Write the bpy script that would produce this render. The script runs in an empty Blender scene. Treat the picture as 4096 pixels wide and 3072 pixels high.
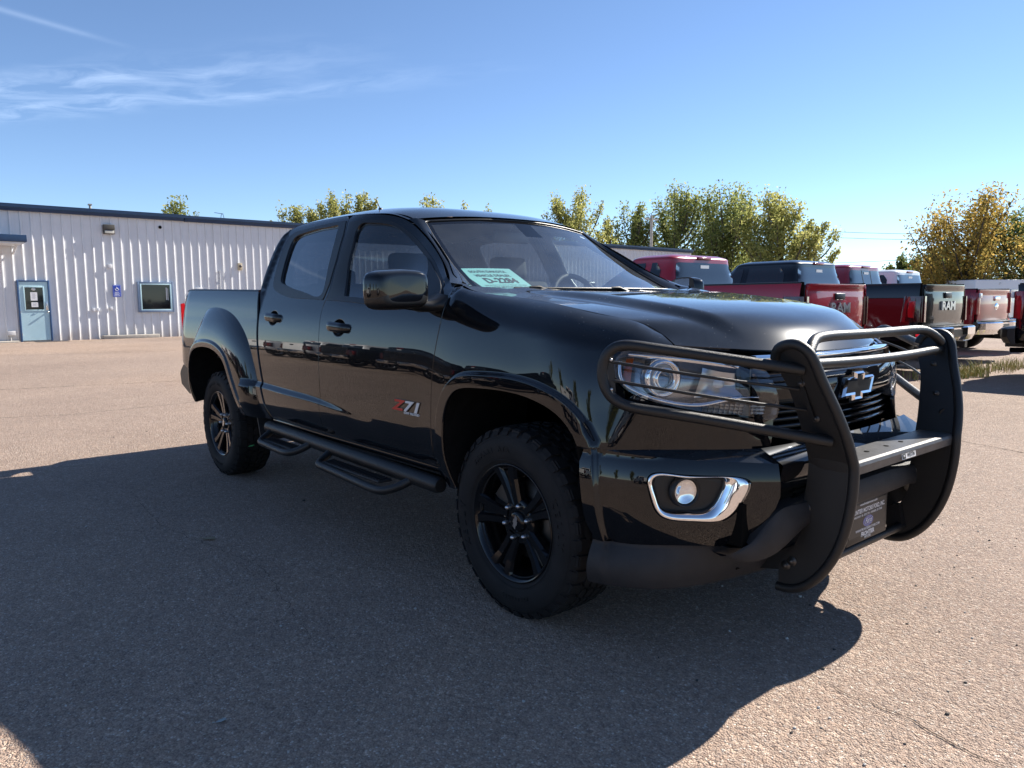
import bpy, bmesh, math, random
import numpy as np
from mathutils import Vector, Matrix, Euler
from mathutils.geometry import delaunay_2d_cdt

R = math.radians
random.seed(7)
rng = np.random.default_rng(7)
scn = bpy.context.scene
COL = scn.collection

# ---------------------------------------------------------------- camera
cd = bpy.data.cameras.new('camera')
cam = bpy.data.objects.new('camera', cd)
COL.objects.link(cam)
cam.location = (2.17, -2.7226, 1.2279)
cam.rotation_euler = (1.46084, 0.00793, 0.87150)
cd.sensor_width = 36.0
cd.lens = 2988.31 / 4096 * 36.0
cd.clip_start = 0.05
cd.clip_end = 3000
scn.camera = cam

# ---------------------------------------------------------------- sky and sun
SUN_EL, SUN_AZ = R(36.0), math.atan2(1.0, 0.118)      # sun stands towards +y, a little +x
sun_dir = Vector((math.cos(SUN_EL) * math.cos(SUN_AZ), math.cos(SUN_EL) * math.sin(SUN_AZ), math.sin(SUN_EL)))
world = bpy.data.worlds.new('World')
scn.world = world
world.use_nodes = True
wt = world.node_tree
wt.nodes.clear()
wo = wt.nodes.new('ShaderNodeOutputWorld')
bg = wt.nodes.new('ShaderNodeBackground')
sky = wt.nodes.new('ShaderNodeTexSky')
sky.sky_type = 'NISHITA'
sky.sun_disc = False
sky.sun_elevation = SUN_EL
sky.sun_rotation = math.pi / 2 - SUN_AZ
sky.air_density = 0.8
sky.dust_density = 0.0
sky.ozone_density = 3.4
sky.altitude = 1000
bg.inputs['Strength'].default_value = 0.080
wt.links.new(bg.outputs[0], wo.inputs[0])


def wn(t, **kw):
    n = wt.nodes.new(t)
    for k, v in kw.items():
        setattr(n, k, v)
    return n


def wmath(op, a, b=None, c=None, clamp=False):
    n = wn('ShaderNodeMath', operation=op, use_clamp=clamp)
    for i, v in enumerate((a, b, c)):
        if v is None:
            continue
        if hasattr(v, 'links'):
            wt.links.new(v, n.inputs[i])
        else:
            n.inputs[i].default_value = v
    return n.outputs[0]


# thin cirrus: the view direction is laid on a flat layer high overhead, so streaks run in perspective
tc = wn('ShaderNodeTexCoord')
sx = wn('ShaderNodeSeparateXYZ')
wt.links.new(tc.outputs['Generated'], sx.inputs[0])
zc = wmath('MAXIMUM', sx.outputs[2], 0.02)
px_ = wmath('DIVIDE', sx.outputs[0], zc)
py_ = wmath('DIVIDE', sx.outputs[1], zc)
cmb = wn('ShaderNodeCombineXYZ')
wt.links.new(px_, cmb.inputs[0])
wt.links.new(py_, cmb.inputs[1])


def lin(ax, ay):
    return wmath('ADD', wmath('MULTIPLY', px_, ax), wmath('MULTIPLY', py_, ay))


def gauss(v, c, w):
    q = wmath('DIVIDE', wmath('SUBTRACT', v, c), w)
    return wmath('POWER', 2.718, wmath('MULTIPLY', wmath('MULTIPLY', q, q), -1.0))


across, along = lin(-.577, .817), lin(.817, .577)
nw_ = wn('ShaderNodeTexNoise')
nw_.inputs['Scale'].default_value = 1.1
nw_.inputs['Detail'].default_value = 3
wt.links.new(cmb.outputs[0], nw_.inputs['Vector'])
across = wmath('MULTIPLY_ADD', wmath('SUBTRACT', nw_.outputs[0], .5), .55, across)
st_ = wn('ShaderNodeCombineXYZ')
wt.links.new(wmath('MULTIPLY', along, 1.15), st_.inputs[0])
wt.links.new(wmath('MULTIPLY', across, 2.6), st_.inputs[1])
nz = wn('ShaderNodeTexNoise')
nz.inputs['Scale'].default_value = 2.3
nz.inputs['Detail'].default_value = 9
nz.inputs['Roughness'].default_value = 0.60
nz.inputs['Distortion'].default_value = 0.45
wt.links.new(st_.outputs[0], nz.inputs['Vector'])
wisps = wmath('MULTIPLY', wmath('SUBTRACT', nz.outputs[0], 0.40, clamp=True), 2.6)
band1 = wmath('MULTIPLY', gauss(across, 2.90, .17), wmath('MULTIPLY_ADD', along, -.70, -.80, clamp=True))
band2 = wmath('MULTIPLY', gauss(across, 3.24, .14), wmath('MULTIPLY_ADD', along, -.45, -.30, clamp=True))
bands = wmath('ADD', band1, band2)
trail_a, trail_b = lin(.953, .304), lin(-.304, .953)
trail = wmath('MULTIPLY', gauss(trail_a, -2.884, .028), wmath('MULTIPLY', wmath('MULTIPLY_ADD', trail_b, -2.6, 4.75, clamp=True), .11))
cl = wmath('ADD', wmath('MULTIPLY', wmath('MULTIPLY', wisps, bands), .26), wmath('MULTIPLY', trail, wmath('MULTIPLY_ADD', nz.outputs[0], 1.4, .1)), clamp=True)
cl = wmath('MULTIPLY', cl, wmath('MULTIPLY', sx.outputs[2], 12.0, clamp=True))
mixc = wn('ShaderNodeMixRGB')
mixc.inputs[2].default_value = (8.0, 9.4, 11.5, 1)
wt.links.new(cl, mixc.inputs[0])
wt.links.new(sky.outputs[0], mixc.inputs[1])
wt.links.new(mixc.outputs[0], bg.inputs[0])

sd = bpy.data.lights.new('sun', 'SUN')
sd.energy = 5.0
sd.angle = R(0.53)
sd.color = (1.0, 0.93, 0.83)
sun = bpy.data.objects.new('sun', sd)
COL.objects.link(sun)
sun.rotation_euler = (-sun_dir).to_track_quat('-Z', 'Y').to_euler()
sun.location = sun_dir * 60

vs = scn.view_settings
vs.view_transform = 'Standard'
vs.look = 'None'
vs.exposure = 1.22
vs.gamma = 1.0
vs.use_curve_mapping = False
scn.cycles.use_denoising = True
scn.cycles.max_bounces = 10
scn.cycles.transparent_max_bounces = 24
scn.cycles.sample_clamp_indirect = 8.0


# ---------------------------------------------------------------- materials
def new_mat(name):
    m = bpy.data.materials.new(name)
    m.use_nodes = True
    return m, m.node_tree, m.node_tree.nodes['Principled BSDF']


def pm(name, col, rough=0.5, metal=0.0, coat=0.0, spec=0.5, bump=0.0, bscale=200.0, var=0.0, vscale=6.0,
       emit=None, es=1.0, trans=0.0, ior=1.45, coat_rough=0.03):
    m, t, b = new_mat(name)
    b.inputs['Base Color'].default_value = (*col, 1)
    b.inputs['Roughness'].default_value = rough
    b.inputs['Metallic'].default_value = metal
    b.inputs['Coat Weight'].default_value = coat
    b.inputs['Coat Roughness'].default_value = coat_rough
    b.inputs['Specular IOR Level'].default_value = spec
    b.inputs['IOR'].default_value = ior
    b.inputs['Transmission Weight'].default_value = trans
    if emit:
        b.inputs['Emission Color'].default_value = (*emit, 1)
        b.inputs['Emission Strength'].default_value = es
    co = None
    if bump or var:
        co = t.nodes.new('ShaderNodeTexCoord')
    if bump:
        n = t.nodes.new('ShaderNodeTexNoise')
        n.inputs['Scale'].default_value = bscale
        n.inputs['Detail'].default_value = 4
        bp = t.nodes.new('ShaderNodeBump')
        bp.inputs['Strength'].default_value = bump
        bp.inputs['Distance'].default_value = 0.002
        t.links.new(co.outputs['Object'], n.inputs['Vector'])
        t.links.new(n.outputs[0], bp.inputs['Height'])
        t.links.new(bp.outputs[0], b.inputs['Normal'])
    if var:
        n = t.nodes.new('ShaderNodeTexNoise')
        n.inputs['Scale'].default_value = vscale
        n.inputs['Detail'].default_value = 6
        n.inputs['Roughness'].default_value = 0.65
        r = t.nodes.new('ShaderNodeMapRange')
        r.inputs[1].default_value = 0.3
        r.inputs[2].default_value = 0.7
        r.inputs[3].default_value = 1 - var
        r.inputs[4].default_value = 1 + var
        mx = t.nodes.new('ShaderNodeMixRGB')
        mx.blend_type = 'MULTIPLY'
        mx.inputs[0].default_value = 1
        mx.inputs[1].default_value = (*col, 1)
        t.links.new(co.outputs['Object'], n.inputs['Vector'])
        t.links.new(n.outputs[0], r.inputs[0])
        t.links.new(r.outputs[0], mx.inputs[2])
        t.links.new(mx.outputs[0], b.inputs['Base Color'])
    return m


def glass_mat(name, tint, refl=1.0, dust=0.0, dust_col=(.45, .47, .48), frit=False, streak=False):
    """thin sheet glass: tinted see-through plus a mirror layer by Fresnel and a film of dust"""
    m, t, b = new_mat(name)
    t.nodes.remove(b)
    out = t.nodes['Material Output']
    tr = t.nodes.new('ShaderNodeBsdfTransparent')
    tr.inputs[0].default_value = (*tint, 1)
    gl = t.nodes.new('ShaderNodeBsdfGlossy')
    gl.inputs['Roughness'].default_value = 0.005
    fr = t.nodes.new('ShaderNodeFresnel')
    ge = t.nodes.new('ShaderNodeNewGeometry')
    io = t.nodes.new('ShaderNodeMapRange')                 # same reflection from both sides of the thin sheet
    io.inputs[3].default_value = 1.52
    io.inputs[4].default_value = 1 / 1.52
    t.links.new(ge.outputs['Backfacing'], io.inputs[0])
    t.links.new(io.outputs[0], fr.inputs[0])
    ml = t.nodes.new('ShaderNodeMath')
    ml.operation = 'MULTIPLY'
    ml.inputs[1].default_value = 1.7 * refl
    ml.use_clamp = True
    t.links.new(fr.outputs[0], ml.inputs[0])
    mx = t.nodes.new('ShaderNodeMixShader')
    t.links.new(ml.outputs[0], mx.inputs[0])
    t.links.new(tr.outputs[0], mx.inputs[1])
    t.links.new(gl.outputs[0], mx.inputs[2])
    last = mx.outputs[0]
    if dust:
        df = t.nodes.new('ShaderNodeBsdfDiffuse')
        df.inputs[0].default_value = (*dust_col, 1)
        co = t.nodes.new('ShaderNodeTexCoord')
        n = t.nodes.new('ShaderNodeTexNoise')
        n.inputs['Scale'].default_value = 9
        n.inputs['Detail'].default_value = 6
        t.links.new(co.outputs['Object'], n.inputs['Vector'])
        r = t.nodes.new('ShaderNodeMapRange')
        r.inputs[1].default_value = .3
        r.inputs[2].default_value = .7
        r.inputs[3].default_value = dust * .75
        r.inputs[4].default_value = dust * 1.25
        t.links.new(n.outputs[0], r.inputs[0])
        m2 = t.nodes.new('ShaderNodeMixShader')
        t.links.new(r.outputs[0], m2.inputs[0])
        t.links.new(last, m2.inputs[1])
        t.links.new(df.outputs[0], m2.inputs[2])
        last = m2.outputs[0]
    if frit:
        # black printed border of the pane, from the pane's own UV
        uv = t.nodes.new('ShaderNodeUVMap')
        s = t.nodes.new('ShaderNodeSeparateXYZ')
        t.links.new(uv.outputs[0], s.inputs[0])

        def mth(op, a, bb, clamp=False):
            n = t.nodes.new('ShaderNodeMath')
            n.operation = op
            n.use_clamp = clamp
            for i, v in enumerate((a, bb)):
                if hasattr(v, 'links'):
                    t.links.new(v, n.inputs[i])
                else:
                    n.inputs[i].default_value = v
            return n.outputs[0]
        au = mth('ABSOLUTE', s.outputs[0], 0)
        e1 = mth('GREATER_THAN', au, 0.955)
        e2 = mth('GREATER_THAN', s.outputs[1], 0.955)
        e3 = mth('LESS_THAN', s.outputs[1], 0.10)
        e4 = mth('MULTIPLY', mth('LESS_THAN', au, 0.10), mth('GREATER_THAN', s.outputs[1], 0.80))
        e = mth('MAXIMUM', mth('MAXIMUM', e1, e2), mth('MAXIMUM', e3, e4))
        pr = t.nodes.new('ShaderNodeBsdfPrincipled')
        pr.inputs['Base Color'].default_value = (.006, .006, .007, 1)
        pr.inputs['Roughness'].default_value = .03
        m3 = t.nodes.new('ShaderNodeMixShader')
        t.links.new(e, m3.inputs[0])
        t.links.new(last, m3.inputs[1])
        t.links.new(pr.outputs[0], m3.inputs[2])
        last = m3.outputs[0]
    t.links.new(last, out.inputs[0])
    return m


def paint(name, col, rough=0.28, dust=0.0, metal=0.0, spec=0.08, specks=False):
    """car paint: base, clear coat, faint dust and fine waviness"""
    m, t, b = new_mat(name)
    b.inputs['Roughness'].default_value = rough
    b.inputs['Metallic'].default_value = metal
    b.inputs['Specular IOR Level'].default_value = spec
    b.inputs['Coat Weight'].default_value = 1.0
    b.inputs['Coat Roughness'].default_value = 0.009
    b.inputs['Coat IOR'].default_value = 1.5
    b.inputs['Specular Tint'].default_value = (.62, .80, 1.0, 1)
    co = t.nodes.new('ShaderNodeTexCoord')
    n = t.nodes.new('ShaderNodeTexNoise')
    n.inputs['Scale'].default_value = 5
    n.inputs['Detail'].default_value = 8
    n.inputs['Roughness'].default_value = .7
    t.links.new(co.outputs['Object'], n.inputs['Vector'])
    geo = t.nodes.new('ShaderNodeNewGeometry')
    s = t.nodes.new('ShaderNodeSeparateXYZ')
    t.links.new(geo.outputs['Normal'], s.inputs[0])
    up = t.nodes.new('ShaderNodeMapRange')
    up.inputs[1].default_value = .45
    up.inputs[2].default_value = 1
    up.inputs[3].default_value = .06
    up.inputs[4].default_value = 1
    t.links.new(s.outputs[2], up.inputs[0])
    ml = t.nodes.new('ShaderNodeMath')
    ml.operation = 'MULTIPLY'
    t.links.new(n.outputs[0], ml.inputs[0])
    t.links.new(up.outputs[0], ml.inputs[1])
    m2 = t.nodes.new('ShaderNodeMath')
    m2.operation = 'MULTIPLY'
    m2.inputs[1].default_value = dust
    t.links.new(ml.outputs[0], m2.inputs[0])
    mx = t.nodes.new('ShaderNodeMixRGB')
    mx.inputs[1].default_value = (*col, 1)
    mx.inputs[2].default_value = (.27, .30, .34, 1)
    t.links.new(m2.outputs[0], mx.inputs[0])
    last = mx.outputs[0]
    if specks:                                             # grains of grit on the flat tops
        vo = t.nodes.new('ShaderNodeTexVoronoi')
        vo.inputs['Scale'].default_value = 95
        t.links.new(co.outputs['Object'], vo.inputs['Vector'])
        g1 = t.nodes.new('ShaderNodeMath')
        g1.operation = 'LESS_THAN'
        g1.inputs[1].default_value = .10
        t.links.new(vo.outputs['Distance'], g1.inputs[0])
        sc = t.nodes.new('ShaderNodeSeparateXYZ')
        t.links.new(vo.outputs['Color'], sc.inputs[0])
        g2 = t.nodes.new('ShaderNodeMath')
        g2.operation = 'GREATER_THAN'
        g2.inputs[1].default_value = .86
        t.links.new(sc.outputs[0], g2.inputs[0])
        g3 = t.nodes.new('ShaderNodeMath')
        g3.operation = 'MULTIPLY'
        t.links.new(g1.outputs[0], g3.inputs[0])
        t.links.new(g2.outputs[0], g3.inputs[1])
        g4 = t.nodes.new('ShaderNodeMath')
        g4.operation = 'MULTIPLY'
        t.links.new(g3.outputs[0], g4.inputs[0])
        t.links.new(up.outputs[0], g4.inputs[1])
        m4 = t.nodes.new('ShaderNodeMixRGB')
        m4.inputs[2].default_value = (.42, .40, .37, 1)
        t.links.new(g4.outputs[0], m4.inputs[0])
        t.links.new(last, m4.inputs[1])
        last = m4.outputs[0]
    t.links.new(last, b.inputs['Base Color'])
    w = t.nodes.new('ShaderNodeTexNoise')
    w.inputs['Scale'].default_value = 9
    w.inputs['Detail'].default_value = 1
    t.links.new(co.outputs['Object'], w.inputs['Vector'])
    bp = t.nodes.new('ShaderNodeBump')
    bp.inputs['Strength'].default_value = .05
    bp.inputs['Distance'].default_value = .002
    t.links.new(w.outputs[0], bp.inputs['Height'])
    t.links.new(bp.outputs[0], b.inputs['Coat Normal'])
    return m


M = {}
M['black'] = paint('black_paint', (.0026, .0030, .0044), .25, dust=.17, spec=.009, specks=True)
M['gloss'] = pm('gloss_black_plastic', (.005, .005, .006), .06, coat=0, spec=.5)
M['satin'] = pm('satin_black', (.010, .010, .0105), .38, bump=.15, bscale=900)
M['powder'] = pm('powder_coat_black', (.012, .012, .0125), .40, bump=.35, bscale=1400)
M['plastic'] = pm('textured_dark_plastic', (.020, .020, .022), .55, bump=.5, bscale=1600, var=.25, vscale=14)
M['liner'] = pm('wheel_liner', (.006, .0058, .0055), .9, var=.5, vscale=20, spec=.2)
M['under'] = pm('underbody', (.004, .004, .004), .9, spec=.1)
M['rubber'] = pm('tyre_rubber', (.011, .011, .012), .72, bump=.35, bscale=500, var=.35, vscale=9, spec=.35)
M['rim'] = pm('gloss_black_rim', (.005, .005, .006), .12, coat=.3, spec=.35)
M['nut'] = pm('steel_nut', (.55, .55, .56), .30, metal=1)
M['chrome'] = pm('chrome', (.88, .88, .89), .045, metal=1)
M['silver'] = pm('satin_silver', (.60, .60, .60), .30, metal=1)
M['hub'] = pm('brake_iron', (.10, .095, .09), .5, metal=.8)
M['glass'] = glass_mat('clear_window_glass', (.62, .71, .74), refl=1.25, dust=.016)
M['wind'] = glass_mat('windshield_glass', (.80, .87, .87), refl=1.0, dust=.045, frit=True)
M['privacy'] = glass_mat('privacy_glass', (.15, .175, .21), refl=1.3, dust=.010)
M['lens'] = glass_mat('headlight_lens', (.93, .94, .95), refl=.9)
M['amber'] = pm('amber_reflector', (.26, .055, .008), .2, coat=.4)
M['red_lens'] = pm('red_lamp_lens', (.28, .008, .012), .10, coat=1)
M['white_lens'] = pm('white_lamp_lens', (.75, .75, .75), .15, coat=.5)
M['grey_reflector'] = pm('lamp_bowl_grey', (.55, .56, .58), .22, metal=.8)
M['pale_bowl'] = pm('pale_lamp_bowl', (.55, .56, .58), .35)
M['lamp_grey'] = pm('lamp_housing', (.34, .35, .37), .22, metal=.75)
M['seat'] = pm('seat_cloth', (.030, .030, .032), .85, bump=.3, bscale=900)
M['trim_grey'] = pm('cabin_trim', (.16, .16, .155), .7)
M['dash'] = pm('dash_vinyl', (.022, .022, .024), .6, bump=.2, bscale=900)
M['paper'] = pm('aqua_paper', (.28, .66, .62), .6)
M['ink'] = pm('dark_ink', (.015, .02, .02), .6)
M['white_ink'] = pm('white_print', (.75, .75, .75), .5)
M['red_enamel'] = pm('red_enamel', (.50, .012, .010), .35)
M['bright_letter'] = pm('bright_letter', (.62, .62, .62), .35)
M['blue_enamel'] = pm('blue_enamel', (.02, .06, .28), .25, coat=.5)
M['green_mark'] = pm('green_crayon', (.10, .55, .22), .7)
M['plate_print'] = pm('plate_dark', (.014, .014, .015), .35)


# ---------------------------------------------------------------- objects and meshes
def link(o, parent=None):
    COL.objects.link(o)
    if parent is not None:
        o.parent = parent
    return o


def empty(name, loc=(0, 0, 0), rz=0.0, parent=None):
    o = bpy.data.objects.new(name, None)
    o.empty_display_size = .2
    link(o, parent)
    o.location = loc
    o.rotation_euler = (0, 0, rz)
    return o


def tag(o, label=None, cat=None, group=None, kind=None):
    if label:
        o['label'] = label
    if cat:
        o['category'] = cat
    if group:
        o['group'] = group
    if kind:
        o['kind'] = kind
    return o


def mesh_from(name, V, F, mats, mi=None, smooth=True, normals=None, uv=None):
    me = bpy.data.meshes.new(name)
    V = np.asarray(V, dtype=float)
    me.from_pydata([tuple(v) for v in V], [], [tuple(int(i) for i in f) for f in F])
    for m in (mats if isinstance(mats, (list, tuple)) else [mats]):
        me.materials.append(m)
    if mi is not None:
        me.polygons.foreach_set('material_index', np.asarray(mi, dtype=np.int32))
    sm = np.full(len(me.polygons), bool(smooth)) if not hasattr(smooth, '__len__') else np.asarray(smooth, bool)
    me.polygons.foreach_set('use_smooth', sm)
    if uv is not None:
        l = me.uv_layers.new(name='UVMap')
        vi = np.empty(len(me.loops), dtype=np.int32)
        me.loops.foreach_get('vertex_index', vi)
        l.data.foreach_set('uv', np.asarray(uv, dtype=np.float32)[vi].ravel())
    if normals is not None:
        me.normals_split_custom_set_from_vertices([tuple(n) for n in normals])
    me.update()
    return me


def add_obj(name, me, parent=None, loc=None):
    o = bpy.data.objects.new(name, me)
    link(o, parent)
    if loc is not None:
        o.location = loc
    return o


def copy_tree(o, parent=None):
    c = o.copy()
    COL.objects.link(c)
    c.parent = parent
    for ch in list(o.children):
        copy_tree(ch, c)
    return c


class MB:
    """collects shapes for one mesh object"""

    def __init__(s):
        s.V, s.F, s.MI, s.S = [], [], [], []

    def add(s, V, F, mi=0, smooth=False):
        b = len(s.V)
        s.V += [tuple(map(float, v)) for v in V]
        for f in F:
            s.F.append(tuple(int(i) + b for i in f))
            s.MI.append(mi)
            s.S.append(smooth)
        return s

    def box(s, c, d, rot=None, mi=0, bev=0.0):
        bm = bmesh.new()
        bmesh.ops.create_cube(bm, size=1)
        bmesh.ops.scale(bm, vec=Vector(d), verts=bm.verts)
        if bev:
            bmesh.ops.bevel(bm, geom=bm.edges[:], offset=bev, segments=2, affect='EDGES', profile=.6)
        if rot is not None:
            bmesh.ops.rotate(bm, cent=(0, 0, 0), matrix=Euler(rot).to_matrix(), verts=bm.verts)
        bmesh.ops.translate(bm, vec=Vector(c), verts=bm.verts)
        s.bm(bm, mi, bev > 0)
        return s

    def bm(s, bm, mi=0, smooth=False):
        bm.verts.ensure_lookup_table()
        bm.verts.index_update()
        s.add([v.co[:] for v in bm.verts], [[v.index for v in f.verts] for f in bm.faces], mi, smooth)
        bm.free()

    def tube(s, P, r, n=12, mi=0, closed=False, cap=True, smooth=True):
        P = np.asarray(P, float)
        k = len(P)
        r = np.full(k, float(r)) if np.isscalar(r) else np.asarray(r, float)
        T = np.zeros_like(P)
        for i in range(k):
            a = P[(i - 1) % k] if (closed or i > 0) else P[i]
            b = P[(i + 1) % k] if (closed or i < k - 1) else P[i]
            T[i] = (b - a) / (np.linalg.norm(b - a) + 1e-12)
        up = np.array([0, 0, 1.]) if abs(T[0][2]) < .9 else np.array([1., 0, 0])
        N = np.cross(up, T[0])
        N /= np.linalg.norm(N)
        V = []
        for i in range(k):
            N = N - T[i] * np.dot(N, T[i])
            N /= np.linalg.norm(N) + 1e-12
            B = np.cross(T[i], N)
            for j in range(n):
                a = 2 * math.pi * j / n
                V.append(P[i] + r[i] * (math.cos(a) * N + math.sin(a) * B))
        F = []
        for i in range(k if closed else k - 1):
            for j in range(n):
                a, b = i * n + j, i * n + (j + 1) % n
                c, d = ((i + 1) % k) * n + (j + 1) % n, ((i + 1) % k) * n + j
                F.append((a, b, c, d))
        s.add(V, F, mi, smooth)
        if cap and not closed:
            s.add(V[:n], [tuple(range(n))[::-1]], mi, False)
            s.add(V[-n:], [tuple(range(n))], mi, False)
        return s

    def prism(s, poly, axis, a, b, mi=0, smooth=False):
        """polygon in the two other axes, pushed out from a to b along axis"""
        ax = 'xyz'.index(axis)
        o = [i for i in range(3) if i != ax]
        n = len(poly)
        V = []
        for t in (a, b):
            for p in poly:
                v = [0, 0, 0]
                v[o[0]], v[o[1]], v[ax] = p[0], p[1], t
                V.append(v)
        F = [tuple(range(n)), tuple(range(n, 2 * n))[::-1]]
        F += [(i, n + i, n + (i + 1) % n, (i + 1) % n) for i in range(n)]
        s.add(V, F, mi, smooth)
        return s

    def lathe(s, prof, c, axis='y', n=32, mi=0, smooth=True, a0=0.0):
        """prof: (radius, along axis)"""
        V, F = [], []
        k = len(prof)
        for j in range(n):
            a = 2 * math.pi * j / n + a0
            ca, sa = math.cos(a), math.sin(a)
            for r, t in prof:
                if axis == 'y':
                    V.append((c[0] + r * ca, c[1] + t, c[2] + r * sa))
                elif axis == 'x':
                    V.append((c[0] + t, c[1] + r * ca, c[2] + r * sa))
                else:
                    V.append((c[0] + r * ca, c[1] + r * sa, c[2] + t))
        for j in range(n):
            for i in range(k - 1):
                F.append((j * k + i, j * k + i + 1, ((j + 1) % n) * k + i + 1, ((j + 1) % n) * k + i))
        s.add(V, F, mi, smooth)
        return s

    def sphere(s, c, r, seg=12, rings=8, mi=0, sc=(1, 1, 1)):
        bm = bmesh.new()
        bmesh.ops.create_uvsphere(bm, u_segments=seg, v_segments=rings, radius=r)
        bmesh.ops.scale(bm, vec=Vector(sc), verts=bm.verts)
        bmesh.ops.translate(bm, vec=Vector(c), verts=bm.verts)
        s.bm(bm, mi, True)
        return s

    def grid(s, G, mi=0, smooth=True, flip=False):
        """G: array (m, n, 3)"""
        G = np.asarray(G, float)
        m, n = G.shape[:2]
        F = []
        for i in range(m - 1):
            for j in range(n - 1):
                f = (i * n + j, i * n + j + 1, (i + 1) * n + j + 1, (i + 1) * n + j)
                F.append(f[::-1] if flip else f)
        s.add(G.reshape(-1, 3), F, mi, smooth)
        return s

    def mirror_y(s):
        s.V = [(v[0], -v[1], v[2]) for v in s.V]
        s.F = [f[::-1] for f in s.F]
        return s

    def mesh(s, name, mats):
        return mesh_from(name, s.V, s.F, mats, s.MI, s.S)

    def build(s, name, mats, parent=None, loc=None):
        return add_obj(name, s.mesh(name, mats), parent, loc)


def fix_normals(o):
    bm = bmesh.new()
    bm.from_mesh(o.data)
    bmesh.ops.recalc_face_normals(bm, faces=bm.faces[:])
    bm.to_mesh(o.data)
    bm.free()
    return o


def text_mesh(body, size, extrude=0.0, shear=0.0, bold=0.0, align='CENTER', spacing=1.0):
    cu = bpy.data.curves.new('lettering', 'FONT')
    cu.body = body
    cu.size = size
    cu.extrude = extrude
    cu.shear = shear
    cu.offset = bold
    cu.align_x = align
    cu.align_y = 'CENTER'
    cu.space_character = spacing
    cu.resolution_u = 2
    o = bpy.data.objects.new('lettering', cu)
    COL.objects.link(o)
    bpy.context.view_layer.update()
    me = bpy.data.meshes.new_from_object(o.evaluated_get(bpy.context.evaluated_depsgraph_get()))
    bpy.data.objects.remove(o)
    bpy.data.curves.remove(cu)
    V = np.array([v.co[:] for v in me.vertices]) if len(me.vertices) else np.zeros((0, 3))
    F = [tuple(p.vertices) for p in me.polygons]
    bpy.data.meshes.remove(me)
    return V, F


def place_text(mb, body, size, org, ux, uy, mi=0, extrude=0.0, shear=0.0, bold=0.0, sx=1.0, align='CENTER', lift=0.0):
    """lettering laid on the plane through org spanned by ux (reading direction) and uy (up)"""
    V, F = text_mesh(body, size, extrude, shear, bold, align)
    ux, uy, org = np.array(ux, float), np.array(uy, float), np.array(org, float)
    ux /= np.linalg.norm(ux)
    uy = uy - ux * np.dot(ux, uy)
    uy /= np.linalg.norm(uy)
    n = np.cross(ux, uy)
    W = org + V[:, :1] * sx * ux + V[:, 1:2] * uy + (V[:, 2:3] + lift) * n
    mb.add(W, F, mi, False)


# ---------------------------------------------------------------- splines and fitted panels
def spline(xs, Y):
    """natural cubic spline through rows of Y, straight beyond the ends"""
    xs = np.asarray(xs, float)
    Y = np.asarray(Y, float)
    sh = Y.shape[1:]
    Y = Y.reshape(len(xs), -1)
    n = len(xs)
    h = np.diff(xs)
    A = np.zeros((n, n))
    b = np.zeros((n, Y.shape[1]))
    A[0, 0] = A[-1, -1] = 1
    for i in range(1, n - 1):
        A[i, i - 1], A[i, i], A[i, i + 1] = h[i - 1], 2 * (h[i - 1] + h[i]), h[i]
        b[i] = 6 * ((Y[i + 1] - Y[i]) / h[i] - (Y[i] - Y[i - 1]) / h[i - 1])
    m = np.linalg.solve(A, b)

    def f(x):
        x = np.asarray(x, float)
        q = np.clip(x, xs[0], xs[-1])
        i = np.clip(np.searchsorted(xs, q) - 1, 0, n - 2)
        d = (q - xs[i])[..., None]
        hh = h[i][..., None]
        s1 = (Y[i + 1] - Y[i]) / hh - hh * (2 * m[i] + m[i + 1]) / 6
        v = Y[i] + d * (s1 + d * (m[i] / 2 + d * (m[i + 1] - m[i]) / (6 * hh)))
        k0 = (Y[1] - Y[0]) / h[0] - h[0] * (2 * m[0] + m[1]) / 6
        k1 = (Y[-1] - Y[-2]) / h[-1] + h[-1] * (m[-2] + 2 * m[-1]) / 6
        v = v + np.minimum(x - xs[0], 0)[..., None] * k0 + np.maximum(x - xs[-1], 0)[..., None] * k1
        return v.reshape(x.shape + sh)
    return f


def smooth_path(P, step=.02, closed=False):
    """dense rounded curve through points"""
    P = np.asarray(P, float)
    if closed:
        P = np.vstack([P[-3:], P, P[:3]])
    t = np.concatenate([[0], np.cumsum(np.maximum(np.linalg.norm(np.diff(P, axis=0), axis=1), 1e-6) ** .7)])
    f = spline(t, P)
    if closed:
        a, b = t[3], t[-3]
    else:
        a, b = t[0], t[-1]
    L = np.linalg.norm(np.diff(P, axis=0), axis=1).sum()
    k = max(4, int(L / step))
    u = np.linspace(a, b, k, endpoint=not closed)
    return f(u)


def poly_resample(P, step, closed=True):
    """keeps corners, splits long edges"""
    P = [np.asarray(p, float) for p in P]
    out = []
    n = len(P)
    for i in range(n if closed else n - 1):
        a, b = P[i], P[(i + 1) % n]
        k = max(1, int(math.ceil(np.linalg.norm(b - a) / step)))
        for j in range(k):
            out.append(a + (b - a) * j / k)
    if not closed:
        out.append(P[-1])
    return np.array(out)


def inside(poly, Q):
    poly = np.asarray(poly, float)
    Q = np.asarray(Q, float)
    x, y = Q[:, 0], Q[:, 1]
    r = np.zeros(len(Q), bool)
    j = len(poly) - 1
    for i in range(len(poly)):
        xi, yi = poly[i]
        xj, yj = poly[j]
        if yi != yj:
            c = ((yi > y) != (yj > y)) & (x < (xj - xi) * (y - yi) / (yj - yi) + xi)
            r ^= c
        j = i
    return r


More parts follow.
